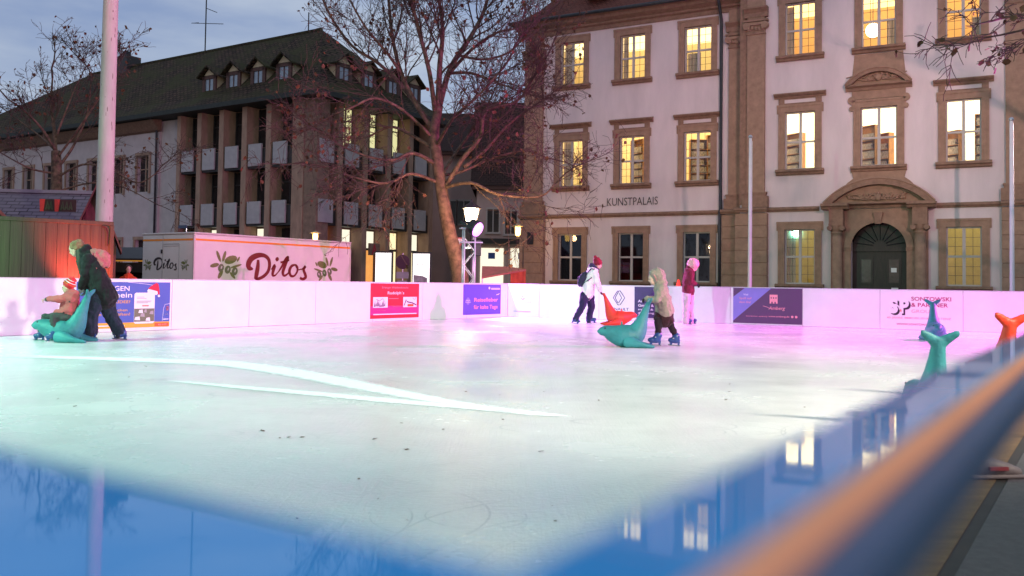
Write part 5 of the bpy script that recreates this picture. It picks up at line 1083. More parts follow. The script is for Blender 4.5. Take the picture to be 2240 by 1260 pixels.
LM = [([(960, 235, 0), (985, 150, .4), (1030, 80, .8), (1060, 20, 1.2), (1080, -60, 1.5)], .15, .06, 0), ([(958, 240, 0), (962, 140, -.5), (968, 60, -.9), (950, -60, -1.2)], .15, .06, 0), ([(952, 245, 0), (940, 160, -1), (920, 80, -1.5), (900, 0, -2), (885, -80, -2)], .12, .05, 0),
      ([(945, 280, 0), (915, 235, .3), (880, 165, .6), (860, 90, .8), (850, 0, 1), (840, -60, 1.2)], .13, .05, 0), ([(930, 255, .2), (885, 195, 1), (830, 140, 1.6), (770, 100, 2), (720, 30, 2.4), (700, -20, 2.4)], .11, .04, 0), ([(880, 165, .6), (850, 120, .2), (800, 60, -.3), (760, -10, -.6)], .08, .035, 0),
      ([(985, 160, .4), (1030, 160, 0), (1080, 178, -.5), (1108, 188, -.8)], .08, .03, .1), ([(975, 170, .3), (1030, 110, -.6), (1090, 70, -1.2), (1150, 62, -1.6)], .09, .03, 0), ([(1000, 120, .6), (1060, 130, 1), (1120, 110, 1.4), (1160, 60, 1.8)], .07, .03, 0),
      ([(968, 420, 0), (1010, 350, -.3), (1050, 300, -.6), (1058, 250, -.8), (1085, 234, -1), (1130, 222, -1.3), (1158, 185, -1.4)], .12, .045, 0), ([(1015, 365, -.3), (1060, 330, .4), (1100, 285, .8), (1132, 255, 1.0)], .09, .05, .1), ([(958, 385, 0), (1010, 375, .6), (1080, 345, 1.2), (1150, 330, 1.6), (1195, 345, 2)], .08, .03, .25),
      ([(955, 360, 0), (905, 335, -.6), (860, 350, -1), (815, 345, -1.4), (770, 330, -1.6)], .10, .035, .2), ([(955, 330, 0), (890, 290, .5), (850, 278, .8), (800, 300, 1), (740, 300, 1.2)], .09, .03, .25), ([(970, 410, 0), (1030, 400, -.8), (1090, 425, -1.3), (1180, 430, -1.7), (1215, 400, -2)], .09, .03, .2),
      ([(960, 400, 0), (900, 380, -.9), (850, 400, -1.5), (800, 395, -2), (720, 370, -2.2)], .08, .03, .25), ([(945, 300, 0), (880, 240, -1), (820, 215, -1.6), (770, 235, -2), (730, 250, -2)], .08, .03, .2), ([(962, 390, 0), (1000, 330, 1.5), (1050, 260, 2.5), (1090, 180, 3)], .09, .035, 0), ([(955, 320, 0), (990, 260, -1.5), (1040, 215, -2.5), (1100, 150, -3.2)], .09, .035, 0)]
limbs = [([tp_(x, y, dd) for x, y, dd in pts], r0, r1, dr_) for pts, r0, r1, dr_ in LM]
tree('big bare plane tree with leaning orange lit trunk between the two buildings', base, trk, limbs, 5, 6.4, 2.3, 1700)
TY = 33.0; base = tp_(118, 640); trk = [(Vector((base.x, TY, GZ)), .26), (tp_(122, 480), .22), (tp_(124, 380), .19), (tp_(122, 330), .16)]
LM = [([(122, 335, 0), (118, 280, .2), (112, 230, .3), (115, 170, .3)], .10, .04, 0), ([(122, 330, 0), (90, 280, -.4), (50, 240, -.8), (15, 215, -1)], .08, .03, 0), ([(122, 330, 0), (90, 300, .6), (50, 270, 1), (10, 240, 1.3)], .06, .025, 0), ([(122, 300, .1), (145, 240, .4), (165, 190, .6)], .06, .025, 0), ([(124, 370, 0), (160, 320, .5), (190, 250, .8), (200, 170, 1)], .08, .03, 0), ([(124, 380, 0), (70, 370, -.5), (20, 345, -.9)], .06, .025, .2), ([(122, 390, 0), (180, 360, -.4), (240, 370, -.8), (300, 400, -1), (340, 380, -1)], .06, .025, .25), ([(122, 420, 0), (200, 400, .5), (270, 410, 1), (330, 440, 1)], .05, .02, .25), ([(122, 350, 0), (180, 270, -.5), (225, 200, -.8), (250, 150, -1)], .06, .025, 0)]
limbs = [([tp_(x, y, dd) for x, y, dd in pts], r0, r1, dr_) for pts, r0, r1, dr_ in LM]
tree('smaller bare plane tree behind the green container and cream pole', base, trk, limbs, 8, 4.4, 1.7, 420)
# tree outside the frame on the right, one branch reaching in over the rink corner
base = Vector((15.2, 15.5, GZ)); B3 = lambda px, py, Y: atY(px, py, Y)
trk = [(Vector((15.2, 15.5, GZ)), .34), (Vector((15.1, 15.5, 2.5)), .27), (Vector((15.0, 15.6, 5)), .22), (Vector((15.1, 15.7, 8)), .16), (Vector((15.2, 15.8, 10)), .1)]
limbs = [([Vector((15.0, 15.6, 4.8)), B3(2600, -10, 15.5), B3(2330, 20, 15.2), B3(2190, 40, 15)], .11, .022, .15), ([Vector((15.0, 15.6, 4.2)), B3(2560, 120, 15), B3(2320, 60, 14.7), B3(2220, 70, 14.5)], .09, .02, .2), ([Vector((15.1, 15.7, 7)), B3(2700, -300, 16), B3(2500, -380, 16)], .10, .03, 0), ([Vector((15.1, 15.7, 7.5)), Vector((17.5, 17, 9.5)), Vector((19, 18, 11))], .1, .03, 0)]
tree('bare tree outside the rink corner whose twigs hang before the palace', base, trk, limbs, 4, 2.0, 1.25, 160)
# ================================================================== SEAL SHAPED SKATING AIDS
def remesh(mb, name, m, voxel, parent=None, smooth_it=4, keep_world=None):
    me = mb.mesh(name, m); t = bpy.data.objects.new('tmp', me); COL.objects.link(t)
    md = t.modifiers.new('r', 'REMESH'); md.mode = 'VOXEL'; md.voxel_size = voxel
    if m.name.startswith('cloth_') and voxel > .0075:
        tx = bpy.data.textures.get('folds') or bpy.data.textures.new('folds', 'CLOUDS'); tx.noise_scale = .075; tx.noise_depth = 2; dm2 = t.modifiers.new('d', 'DISPLACE'); dm2.texture = tx; dm2.strength = .045; dm2.mid_level = .5; dm2.texture_coords = 'LOCAL'; smooth_it = 2
    if smooth_it: s_ = t.modifiers.new('s', 'SMOOTH'); s_.factor = .5; s_.iterations = smooth_it
    dg_ = bpy.context.evaluated_depsgraph_get(); me2 = bpy.data.meshes.new_from_object(t.evaluated_get(dg_)); bpy.data.objects.remove(t); bpy.data.meshes.remove(me)
    me2.name = name; me2.materials.clear(); me2.materials.append(m); me2.polygons.foreach_set('use_smooth', [True] * len(me2.polygons)); me2.update()
    return me2
teal = mat('teal_plastic', (.035, .21, .235), .5, .22, 5, .25, 40, spec=.35, detail=8); redp = mat('red_orange_plastic', (.58, .045, .02), .5, .18, 5, .25, 40, spec=.35, detail=8); eye_m = mat('seal_eye', (.02, .015, .02), .25, 0)
def seal_meshes():
    S = [((.415, 0, .228), .016, .018), ((.385, 0, .23), .058, .06), ((.30, 0, .237), .088, .095), ((.20, 0, .20), .13, .13), ((.083, 0, .172), .17, .17), ((-.035, 0, .17), .172, .178), ((-.14, 0, .195), .165, .16), ((-.205, 0, .30), .128, .115), ((-.255, 0, .43), .085, .08), ((-.30, 0, .555), .058, .06), ((-.335, 0, .65), .040, .052), ((-.355, 0, .70), .02, .045)]
    pts = smooth_path([s[0] for s in S], 3); N = len(pts); secs = []
    for i, p in enumerate(pts):
        f = i / (N - 1) * (len(S) - 1); k = min(int(f), len(S) - 2); u = f - k; t_ = pts[min(i + 1, N - 1)] - pts[max(i - 1, 0)]
        secs.append((p, S[k][1] + (S[k + 1][1] - S[k][1]) * u, S[k][2] + (S[k + 1][2] - S[k][2]) * u, t_, (0, 1, 0)))
    mb = MB().loft(secs, 18)
    for sg in (-1, 1):
        q = smooth_path([(-.335, 0, .645), (-.35, sg * .05, .685), (-.365, sg * .095, .715), (-.375, sg * .13, .735)], 3); sec = []
        for i, p in enumerate(q):
            u = i / (len(q) - 1); t_ = q[min(i + 1, len(q) - 1)] - q[max(i - 1, 0)]; sec.append((p, .05 - .024 * u, .026 - .008 * u, t_, (1, 0, .1)))
        mb.loft(sec, 12); mb.ell(q[-1], .018, .012, .024)
    mb.ell((.405, 0, .232), .03, .035, .03)
    body = lambda m: remesh(mb, 'body', m, .011, smooth_it=5)
    fm = {}
    for sg in (-1, 1):
        f = MB(); q = smooth_path([(.05, sg * .145, .10), (-.06, sg * .165, .085), (-.18, sg * .185, .055), (-.30, sg * .20, .03), (-.41, sg * .205, .02)], 3); sec = []
        for i, p in enumerate(q):
            u = i / (len(q) - 1); t_ = q[min(i + 1, len(q) - 1)] - q[max(i - 1, 0)]; hgt = [.04, .085, .095, .088, .078, .068, .058, .048, .042, .036, .03, .024, .016][min(i, 12)]; sec.append((p, hgt, .035 + .03 * math.sin(u * 3.1), t_, (0, 1, .3 * sg)))
        f.loft(sec, 12); fm[sg] = f
    return body, fm
_body, _fm = seal_meshes(); _sc = {}
def seal(loc, rotz, m, label, sc=1.0):
    key = m.name
    if key not in _sc:
        _sc[key] = (_body(m), {s: remesh(_fm[s], 'flipper', m, .008, smooth_it=3) for s in (-1, 1)}, MB().tube([(.06, 0, .31), (.06, 0, .385)], .013, 8).mesh('grip', m, True), MB().ell((0, 0, 0), .013, .008, .011, 8, 6).mesh('eye', eye_m, True))
    b_, f_, g_, e_ = _sc[key]; root = thing('seal_skating_aid', label, 'skating aid', loc, rotz, 'seal shaped skating aids'); root.scale = (sc, sc, sc)
    obj('body', b_, root); obj('grip', g_, root)
    for s_ in (-1, 1): obj('flipper', f_[s_], root); obj('eye', e_, root, (.318, s_ * .072, .283))
    return root
def gx(px, py): return G(px, py)
seal(gx(1368, 759), R(180), teal, 'teal seal skating aid pushed by the child in the beige coat'); seal(gx(136, 748), R(183), teal, 'teal seal skating aid ridden by the child in the pink jacket', 1.02)
seal(gx(1354, 711), R(4), redp, 'red seal skating aid pushed by the woman in the white coat', .98); seal(gx(2046, 745), R(252), teal, 'teal seal skating aid standing alone before the Sontowski print', 1.0)
seal(Vector((2.94, 6.33, 0)), R(80), teal, 'teal seal skating aid by the near barrier with only its tail in view', .9); seal(Vector((4.17, 7.76, 0)), R(86), redp, 'orange red seal skating aid by the near barrier with only its tail in view', 1.02)

# ================================================================== PEOPLE
skin = mat('skin', (.58, .36, .28), .55, .05, 12); 
def cap(mb, a, b_, ra_, rb_, seg=10, flat=None):
    a = Vector(a); b_ = Vector(b_); n_ = 6; d_ = b_ - a
    if d_.length < 1e-5: d_ = Vector((0, 0, .001))
    t_ = d_.normalized(); pts = []; rr_ = []
    for k in range(3): u = k / 3; pts.append(a - t_ * ra_ * math.cos(u * math.pi / 2) * .98); rr_.append(max(.002, ra_ * math.sin(u * math.pi / 2)))
    for k in range(n_ + 1): u = k / n_; pts.append(a + d_ * u); rr_.append(ra_ + (rb_ - ra_) * u)
    for k in range(1, 4): u = k / 3; pts.append(b_ + t_ * rb_ * math.sin(u * math.pi / 2) * .98); rr_.append(max(.002, rb_ * math.cos(u * math.pi / 2)))
    mb.tube(pts, rr_, seg)
def chain(mb, pts, rad):
    for i in range(len(pts) - 1): cap(mb, pts[i], pts[i + 1], rad[i], rad[i + 1])
class Person:
    """A figure posed in the picture plane: joints come from pixels, the depth from where the skates touch the ice."""
    def __init__(s, foot, label, face, name='person'):
        s.base = G(*foot); s.Y = s.base.y; s.face = face; s.root = thing(name, label, 'person', s.base)
        s.skin = MB()
    def J(s, px, py, dd=0.0): return atY(px, py, s.Y + dd) - s.base
    def part(s, mb, name, m, vox=.011, sm_=4, parent=None): return obj(name, remesh(mb, name, m, vox, smooth_it=sm_), parent or s.root)
    def head(s, c, r, tilt=0.0, look=None):
        c = Vector(c); f = s.face; mb = s.skin; d = (look or Vector((f, 0, 0))).normalized(); up = Vector((0, 0, 1)); up = (up - d * up.dot(d)).normalized(); lat = d.cross(up)
        Rm = Matrix((d, lat, up)).transposed(); s.hc, s.hd, s.hup, s.hlat, s.hr = c, d, up, lat, r
        mb.ell(c + up * r * .12, r * .98, r * .80, r * 1.02, 14, 10, Rm); mb.ell(c + d * r * .28 - up * r * .45, r * .66, r * .62, r * .72, 12, 8, Rm)
        mb.ell(c + d * r * .95 - up * r * .22, r * .20, r * .13, r * .22, 8, 6, Rm)
        for q in (-1, 1): mb.ell(c + lat * r * .8 * q - up * r * .15 - d * r * .05, r * .16, r * .07, r * .24, 8, 6, Rm)
        mb.ell(c + d * r * .82 - up * r * .62, r * .14, r * .26, r * .07, 8, 6, Rm); cap(mb, c - up * r * .7 - d * r * .1, c - up * r * 1.6 - d * r * .25, r * .5, r * .55)
        e = MB(); lipm = MB()
        for q in (-1, 1): e.ell(c + d * r * .86 + lat * r * .33 * q + up * r * .05, r * .09, r * .13, r * .09, 8, 6, Rm)
        e.build('eyes', mat('eye_dark', (.05, .035, .03), .3, 0), s.root, True); lipm.ell(c + d * r * .93 - up * r * .60, r * .05, r * .22, r * .05, 8, 6, Rm); lipm.build('mouth', mat('lips', (.42, .14, .13), .5, 0), s.root, True)
    def hand(s, p, d, palm_n, sc=1.0, curl=.6, mb=None, point=False):
        mb = mb or MB(); p = Vector(p); d = Vector(d).normalized(); nn = Vector(palm_n); nn = (nn - d * nn.dot(d)).normalized(); lat = d.cross(nn); L = .085 * sc
        mb.ell(p + d * L * .5, .045 * sc, .040 * sc, .018 * sc, 10, 6, Matrix((d, lat, nn)).transposed())
        for k, (o, ln_) in enumerate(((-.030, .066), (-.010, .076), (.010, .070), (.029, .055))):
            a = p + d * L * .85 + lat * o * sc; cu = curl if not (point and k == 0) else .05; d1 = (d * math.cos(cu) + nn * math.sin(cu)); d2 = (d * math.cos(cu * 2.2) + nn * math.sin(cu * 2.2)); m1 = a + d1 * ln_ * .5 * sc; cap(mb, a, m1, .0092 * sc, .0088 * sc, 8); cap(mb, m1, m1 + d2 * ln_ * .5 * sc, .0088 * sc, .0075 * sc, 8)
        a = p + d * L * .25 - lat * .034 * sc; b_ = a + (d * .7 - lat * .6 + nn * .35).normalized() * .035 * sc; cap(mb, a, b_, .0115 * sc, .0100 * sc, 8); cap(mb, b_, b_ + (d * .8 + nn * .6).normalized() * .030 * sc, .0100 * sc, .0082 * sc, 8)
        return mb
    def skate(s, ankle, toe, heel, m, sc=1.0):
        """ankle, toe, heel in local metres; toe/heel are the ends of the blade on the ice"""
        ankle, toe, heel = Vector(ankle), Vector(toe), Vector(heel); fw = (toe - heel); L = fw.length; fw.normalize(); up = Vector((0, 0, 1)); up = (up - fw * up.dot(fw)).normalized(); bh = .055 * sc; lat = fw.cross(up)
        h0 = heel + fw * L * .10 + up * bh; t0 = toe - fw * L * .12 + up * bh; mb = MB(); r_ = .05 * sc
        Rm = Matrix((fw, lat, up)).transposed(); mb.ell((h0 + t0) / 2 + up * .035 * sc, L * .46, r_ * .95, .05 * sc, 14, 8, Rm); mb.ell(t0 - fw * .03 * sc + up * .036 * sc, .07 * sc, r_, .043 * sc, 12, 8, Rm); mb.ell(h0 + fw * .05 * sc + up * .05 * sc, .06 * sc, r_ * .95, .06 * sc, 12, 8, Rm)
        cap(mb, h0 + fw * .07 * sc + up * .05 * sc, ankle, .06 * sc, .064 * sc); o = s.part(mb, 'skate', m, .009, 3)
        w = .026 * sc
        for u0, u1, u2, u3 in ((.06, .26, .10, .22), (.66, .92, .72, .88)):
            sl = MB(); q = [heel + fw * L * u2, heel + fw * L * u3, heel + fw * L * u1, heel + fw * L * u0]; z = [.018 * sc, .018 * sc, bh + .02 * sc, bh + .02 * sc]
            vs = [tuple(p + up * zz_ - lat * (w * .5 if i < 2 else w)) for i, (p, zz_) in enumerate(zip(q, z))] + [tuple(p + up * zz_ + lat * (w * .5 if i < 2 else w)) for i, (p, zz_) in enumerate(zip(q, z))]
            sl.add(vs, [(0, 1, 2, 3), (7, 6, 5, 4), (0, 4, 5, 1), (1, 5, 6, 2), (2, 6, 7, 3), (3, 7, 4, 0)]); sl.build('blade_holder', m, o)
        bl = MB(); a = heel + up * .002; c = toe + up * .002; vs = []
        for sg in (-1, 1): vs += [tuple(a + lat * .002 * sg), tuple(c + lat * .002 * sg), tuple(c + fw * .01 + up * .02 * sc + lat * .002 * sg), tuple(a + up * .02 * sc + lat * .002 * sg)]
        bl.add(vs, [(0, 1, 2, 3), (7, 6, 5, 4), (0, 4, 5, 1), (1, 5, 6, 2), (2, 6, 7, 3), (3, 7, 4, 0)]); bl.build('blade', mat('blade_steel', (.18, .19, .22), .4, 0, metal=.4), o)
        bk_ = MB(); q = ankle - up * .03 * sc + fw * .045 * sc; bk_.box(-.006 * sc, .014 * sc, -.056 * sc, .056 * sc, -.006 * sc, .006 * sc); bk_.v = [tuple(q + Rm @ Vector(v)) for v in bk_.v]; bk_.build('buckle', mat('buckle_grey', (.6, .6, .62), .4, 0), o)
    def finish(s, vox=.009): obj('body', remesh(s.skin, 'body', skin, vox, smooth_it=2), s.root)
def cloth(name, c, rough=.85, var=.15, sc=8): return mat('cloth_' + name, c, rough, var, sc, .9, 16, spec=.2, sheen=.08)
blue_skate = mat('blue_skate_plastic', (.018, .06, .20), .35, .12, 8, spec=.5)

# --- woman in black coat pushing the child
p = Person((228, 744), 'woman in black coat, dark trousers and olive hat leaning to push the child', -1); J = p.J
p.head(J(166, 545), .095, look=Vector((-1, -.1, -.45)))
cap(p.skin, J(188, 560), J(222, 640), .10, .11); cap(p.skin, J(190, 562, .12), J(176, 632, .10), .04, .03)
ct = MB(); chain(ct, [J(190, 562), J(203, 590), J(216, 622), J(228, 650)], [.135, .165, .185, .20]); chain(ct, [J(200, 570, -.10), J(214, 606, -.10), J(232, 648, -.06)], [.11, .13, .15]); chain(ct, [J(200, 570, .12), J(214, 606, .10), J(226, 646, .06)], [.11, .13, .15]); cap(ct, J(241, 648, 0), J(212, 652, 0), .05, .05)
chain(ct, [J(192, 566, -.17), J(186, 598, -.19), J(178, 628, -.13)], [.085, .07, .055]); chain(ct, [J(192, 566, .17), J(192, 604, .19), J(186, 632, .12)], [.085, .07, .055]); chain(ct, [J(181, 549, -.06), J(190, 545, 0), J(181, 549, .06)], [.06, .075, .06])
p.part(ct, 'coat', cloth('black_coat', (.012, .012, .014)), .014)
hr = MB(); chain(hr, [J(176, 548, -.03), J(176, 575, -.06), J(178, 600, -.05)], [.07, .06, .03]); chain(hr, [J(174, 552, .03), J(173, 578, .05)], [.06, .03]); p.part(hr, 'hair', mat('dark_brown_hair', (.045, .028, .018), .6, .3, 20, stretch=(8, 8, 1)), .010)
ht = MB(); ht.ell(J(170, 537), .112, .105, .092, 14, 8); ht.ell(J(172, 543), .118, .11, .045, 14, 6); p.part(ht, 'hat', cloth('olive_wool', (.20, .115, .065), var=.35, sc=18), .009)
tz = MB(); chain(tz, [J(214, 652, -.10), J(198, 692, -.12), J(200, 724, -.12)], [.125, .10, .092]); chain(tz, [J(228, 652, .08), J(244, 694, .10), J(262, 726, .10)], [.125, .10, .092]); cap(tz, J(222, 648, -.04), J(222, 648, .04), .13, .13); p.part(tz, 'trousers', cloth('navy_trousers', (.018, .028, .045)), .012)
for a, t_, h_, dd in (((200, 728), (178, 739), (212, 741), -.12), ((264, 730), (246, 742), (278, 744), .10)): p.skate(J(*a, dd), J(*t_, dd), J(*h_, dd), blue_skate)
gl_ = MB(); p.hand(J(179, 629, -.13), Vector((-.2, .2, -1)), Vector((-1, .3, 0)), 1.05, .9, gl_); p.hand(J(187, 633, .12), Vector((-.1, -.3, -1)), Vector((-1, -.2, 0)), 1.05, .9, gl_); p.part(gl_, 'gloves', cloth('grey_gloves', (.20, .24, .26)), .006, 2)
p.finish()
bp_ = thing('backpack', 'pink backpack on the back of the woman in the black coat', 'backpack', p.base + p.J(213, 566, .02)); q = MB(); o0 = p.J(213, 566, .02); chain(q, [p.J(205, 556) - o0 + Vector((.02, 0, .02)), p.J(222, 566) - o0 + Vector((.03, 0, .03)), p.J(231, 580) - o0 + Vector((.015, 0, .02))], [.07, .10, .06]); chain(q, [p.J(208, 560, -.09) - o0, p.J(226, 580, -.09) - o0], [.05, .05]); obj('bag', remesh(q, 'bag', cloth('pink_bag', (.40, .12, .125)), .011, smooth_it=3), bp_); MB().tube([p.J(203, 553, -.13) - o0, p.J(198, 572, -.19) - o0, p.J(212, 588, -.18) - o0], .014, 6).build('strap', cloth('pink_bag', (.40, .12, .125)), bp_, True)

# --- child in pink jacket sitting on the seal
p = Person((120, 747), 'child in pink jacket and red striped hat riding on the seal, pointing ahead', -1); J = p.J
p.head(J(149, 629), .078, look=Vector((-1, -.12, -.05))); cap(p.skin, J(155, 645), J(150, 688), .07, .08); chain(p.skin, [J(133, 650, -.10), J(116, 653, -.13), J(103, 655, -.14)], [.03, .024, .02]); p.hand(J(104, 655, -.14), Vector((-1, -.1, -.05)), Vector((0, 0, -1)), .72, .9, p.skin, point=True)
jk = MB(); chain(jk, [J(157, 646), J(153, 665), J(149, 690)], [.105, .125, .13]); cap(jk, J(156, 650, -.07), J(150, 690, -.07), .08, .10); cap(jk, J(156, 650, .07), J(150, 690, .07), .08, .10); chain(jk, [J(150, 648, -.11), J(132, 653, -.15), J(110, 654, -.15)], [.062, .055, .045]); chain(jk, [J(158, 650, .11), J(150, 672, .15), J(134, 682, .12)], [.062, .055, .045]); chain(jk, [J(158, 652, -.12), J(166, 646, -.06)], [.07, .06]); chain(jk, [J(150, 678, -.13), J(124, 683, -.12)], [.06, .045]); p.part(jk, 'jacket', cloth('coral_jacket', (.45, .10, .105), sc=5), .011)
bt = MB()
for x, y in ((152, 660), (139, 684)): bt.ell(J(x, y, -.185), .012, .008, .012, 8, 6)
bt.build('buttons', BLACK, p.root, True); cu_ = MB(); cap(cu_, J(105, 655, -.14), J(102.5, 655, -.14), .034, .034); p.part(cu_, 'cuff', BLACK, .008, 1)
tz = MB(); chain(tz, [J(148, 693, -.10), J(118, 693, -.17), J(119, 722, -.19)], [.085, .062, .055]); chain(tz, [J(148, 693, .10), J(98, 696, .15), J(92, 722, .17)], [.085, .062, .055]); cap(tz, J(147, 692, -.08), J(147, 692, .08), .095, .095); p.part(tz, 'trousers', cloth('grey_trousers', (.05, .055, .055)), .010)
for a, t_, h_, dd in (((119, 726), (100, 747), (126, 747), -.20), ((92, 728), (74, 745), (98, 745), .17)): p.skate(J(*a, dd), J(*t_, dd), J(*h_, dd), blue_skate, .82)
ht = MB(); chain(ht, [J(152, 622), J(156, 615), J(160, 609)], [.088, .068, .02]); p.part(ht, 'hat', cloth('red_hat', (.62, .035, .045), sc=20), .008)
for k, (a, r_) in enumerate((((153, 620.5), .0885), ((155, 617), .080), ((157.5, 613), .058))):
    c = J(*a); q = MB(); ax = (J(160, 609) - J(152, 622)).normalized(); u1 = ax.orthogonal().normalized(); u2 = ax.cross(u1); q.tube([c + (u1 * math.cos(t_ * math.pi / 8) + u2 * math.sin(t_ * math.pi / 8)) * r_ for t_ in range(17)], .006, 5); q.build('stripe', cloth('white_wool', (.75, .72, .70)) if k else cloth('orange_wool', (.65, .18, .03)), p.root, True)
p.finish(.007)

# --- woman in white coat
p = Person((1280, 708), 'woman in white coat, navy trousers and dark red bobble hat pushing a red seal', 1); J = p.J
p.head(J(1308, 578), .095, look=Vector((1, .05, -.35))); cap(p.skin, J(1297, 592), J(1284, 640), .10, .11); chain(p.skin, [J(1302, 594, -.15), J(1306, 618, -.16), J(1314, 638, -.08)], [.035, .03, .024])
ct = MB(); chain(ct, [J(1297, 591), J(1290, 612), J(1284, 642)], [.13, .15, .17]); chain(ct, [J(1297, 594, -.10), J(1289, 622, -.10), J(1284, 643, -.08)], [.10, .12, .13]); chain(ct, [J(1297, 594, .10), J(1289, 622, .10), J(1285, 643, .08)], [.10, .12, .13]); chain(ct, [J(1301, 594, -.16), J(1305, 617, -.19), J(1312, 635, -.10)], [.075, .062, .05]); chain(ct, [J(1301, 594, .16), J(1308, 616, .17), J(1313, 634, .08)], [.075, .062, .05]); p.part(ct, 'coat', cloth('white_coat', (.74, .70, .72)), .013)
sf = MB(); chain(sf, [J(1294, 581, -.05), J(1302, 586, -.06), J(1306, 588, 0)], [.06, .05, .05]); chain(sf, [J(1294, 581, .04), J(1303, 587, .06)], [.06, .045]); p.part(sf, 'scarf', cloth('navy_scarf', (.03, .03, .07)), .010)
ht = MB(); chain(ht, [J(1307.5, 573.5), J(1305.5, 569)], [.108, .085]); p.part(ht, 'hat', cloth('dark_red_wool', (.22, .015, .03), sc=20), .009); bb = MB().ell(J(1302, 562), .04, .04, .04, 10, 8); bb.build('bobble', cloth('dark_red_wool', (.22, .015, .03)), p.root, True)
tz = MB(); chain(tz, [J(1279, 646, -.09), J(1273, 672, -.10), J(1259, 697, -.10)], [.115, .082, .07]); chain(tz, [J(1290, 648, .08), J(1294, 672, .09), J(1288, 699, .09)], [.115, .082, .075]); cap(tz, J(1284, 645, -.05), J(1284, 645, .05), .13, .13); p.part(tz, 'trousers', cloth('navy_jeans', (.022, .022, .06)), .011)
for a, t_, h_, dd in (((1258, 699), (1266, 711), (1249, 706), -.10), ((1288, 700), (1305, 707), (1282, 708), .09)): p.skate(J(*a, dd), J(*t_, dd), J(*h_, dd), blue_skate)
gl_ = MB(); p.hand(J(1313, 637, -.09), Vector((.4, .3, -1)), Vector((1, 0, .3)), 1.0, .9, gl_); p.hand(J(1314, 637, .07), Vector((.4, -.3, -1)), Vector((1, 0, .3)), 1.0, .9, gl_); p.part(gl_, 'gloves', cloth('dark_gloves', (.05, .02, .03)), .006, 2); p.finish()
bp_ = thing('backpack', 'dark backpack on the back of the woman in the white coat', 'backpack', p.base + p.J(1274, 610)); o0 = p.J(1274, 610); q = MB(); chain(q, [p.J(1280, 602, -.03) - o0, p.J(1274, 612, -.03) - o0, p.J(1271, 619, -.03) - o0], [.09, .12, .10]); chain(q, [p.J(1280, 602, .06) - o0, p.J(1273, 618, .06) - o0], [.09, .10]); obj('bag', remesh(q, 'bag', cloth('navy_bag', (.03, .03, .06)), .011, smooth_it=3), bp_); st2 = MB(); st2.tube([p.J(1281, 601, -.12) - o0, p.J(1293, 588, -.20) - o0, p.J(1301, 589, -.22) - o0], .013, 6); st2.tube([p.J(1279, 618, -.12) - o0, p.J(1288, 612, -.23) - o0, p.J(1295, 607, -.24) - o0], .013, 6); st2.build('strap', cloth('navy_bag', (.03, .03, .06)), bp_, True)

# --- child in beige hooded coat
p = Person((1460, 758), 'child in beige hooded coat, dark skirt and tights pushing a teal seal', -1); J = p.J
p.head(J(1430, 609), .082, look=Vector((-1, -.1, -.25))); cap(p.skin, J(1444, 628), J(1452, 680), .08, .09); chain(p.skin, [J(1446, 634, -.12), J(1436, 655, -.14), J(1415, 654, -.06)], [.03, .025, .02])
ct = MB(); chain(ct, [J(1445, 628), J(1450, 655), J(1453, 682)], [.11, .13, .15]); chain(ct, [J(1446, 632, -.08), J(1451, 660, -.08), J(1455, 681, -.07)], [.09, .11, .12]); chain(ct, [J(1446, 632, .08), J(1451, 660, .08), J(1455, 681, .07)], [.09, .11, .12]); chain(ct, [J(1446, 636, -.13), J(1438, 656, -.17), J(1416, 654, -.08)], [.068, .058, .046]); chain(ct, [J(1446, 636, .13), J(1438, 656, .15), J(1417, 654, .06)], [.068, .058, .046]); p.part(ct, 'coat', cloth('beige_coat', (.27, .215, .18)), .011)
hd = MB(); hd.ell(J(1438.5, 603), .125, .125, .118, 14, 10); chain(hd, [J(1443, 612), J(1447, 623)], [.10, .09]); hd.ell(J(1430, 598), .075, .105, .07, 12, 8); p.part(hd, 'hood', cloth('beige_coat', (.27, .215, .18)), .010)
hl = MB()
for k in range(13): a = -1.9 + 3.8 * k / 12; 
ring = [J(1431, 604) + Vector((.0 - .045 * math.cos(a), .098 * math.sin(a), .095 * math.cos(a) - .01)) for a in [(-2.3 + 4.6 * k / 14) for k in range(15)]]
hl.tube(ring, .014, 6); hl.build('hood_trim', cloth('rose_lining', (.50, .22, .22)), p.root, True)
sk = MB(); chain(sk, [J(1452, 686), J(1452, 696)], [.15, .155]); cap(sk, J(1440, 700, -.06), J(1468, 700, -.06), .055, .055); cap(sk, J(1440, 700, .06), J(1468, 700, .06), .055, .055); p.part(sk, 'skirt', cloth('dark_plum_skirt', (.035, .012, .015)), .010)
tz = MB(); chain(tz, [J(1442, 700, -.07), J(1440, 718, -.08), J(1440, 734, -.08)], [.07, .052, .045]); chain(tz, [J(1461, 700, .06), J(1470, 716, .07), J(1478, 733, .07)], [.07, .052, .045]); p.part(tz, 'tights', cloth('dark_tights', (.022, .014, .02)), .009)
for a, t_, h_, dd in (((1440, 733), (1418, 756), (1447, 757), -.08), ((1479, 736), (1462, 756), (1488, 758), .07)): p.skate(J(*a, dd), J(*t_, dd), J(*h_, dd), blue_skate, .98)
gl_ = MB(); p.hand(J(1415, 654, -.07), Vector((-1, .2, -.1)), Vector((0, .2, -1)), .85, 1.0, gl_); p.hand(J(1416, 654, .06), Vector((-1, -.2, -.1)), Vector((0, -.2, -1)), .85, 1.0, gl_); p.part(gl_, 'gloves', cloth('black_gloves', (.02, .016, .02)), .005, 2); p.finish(.008)

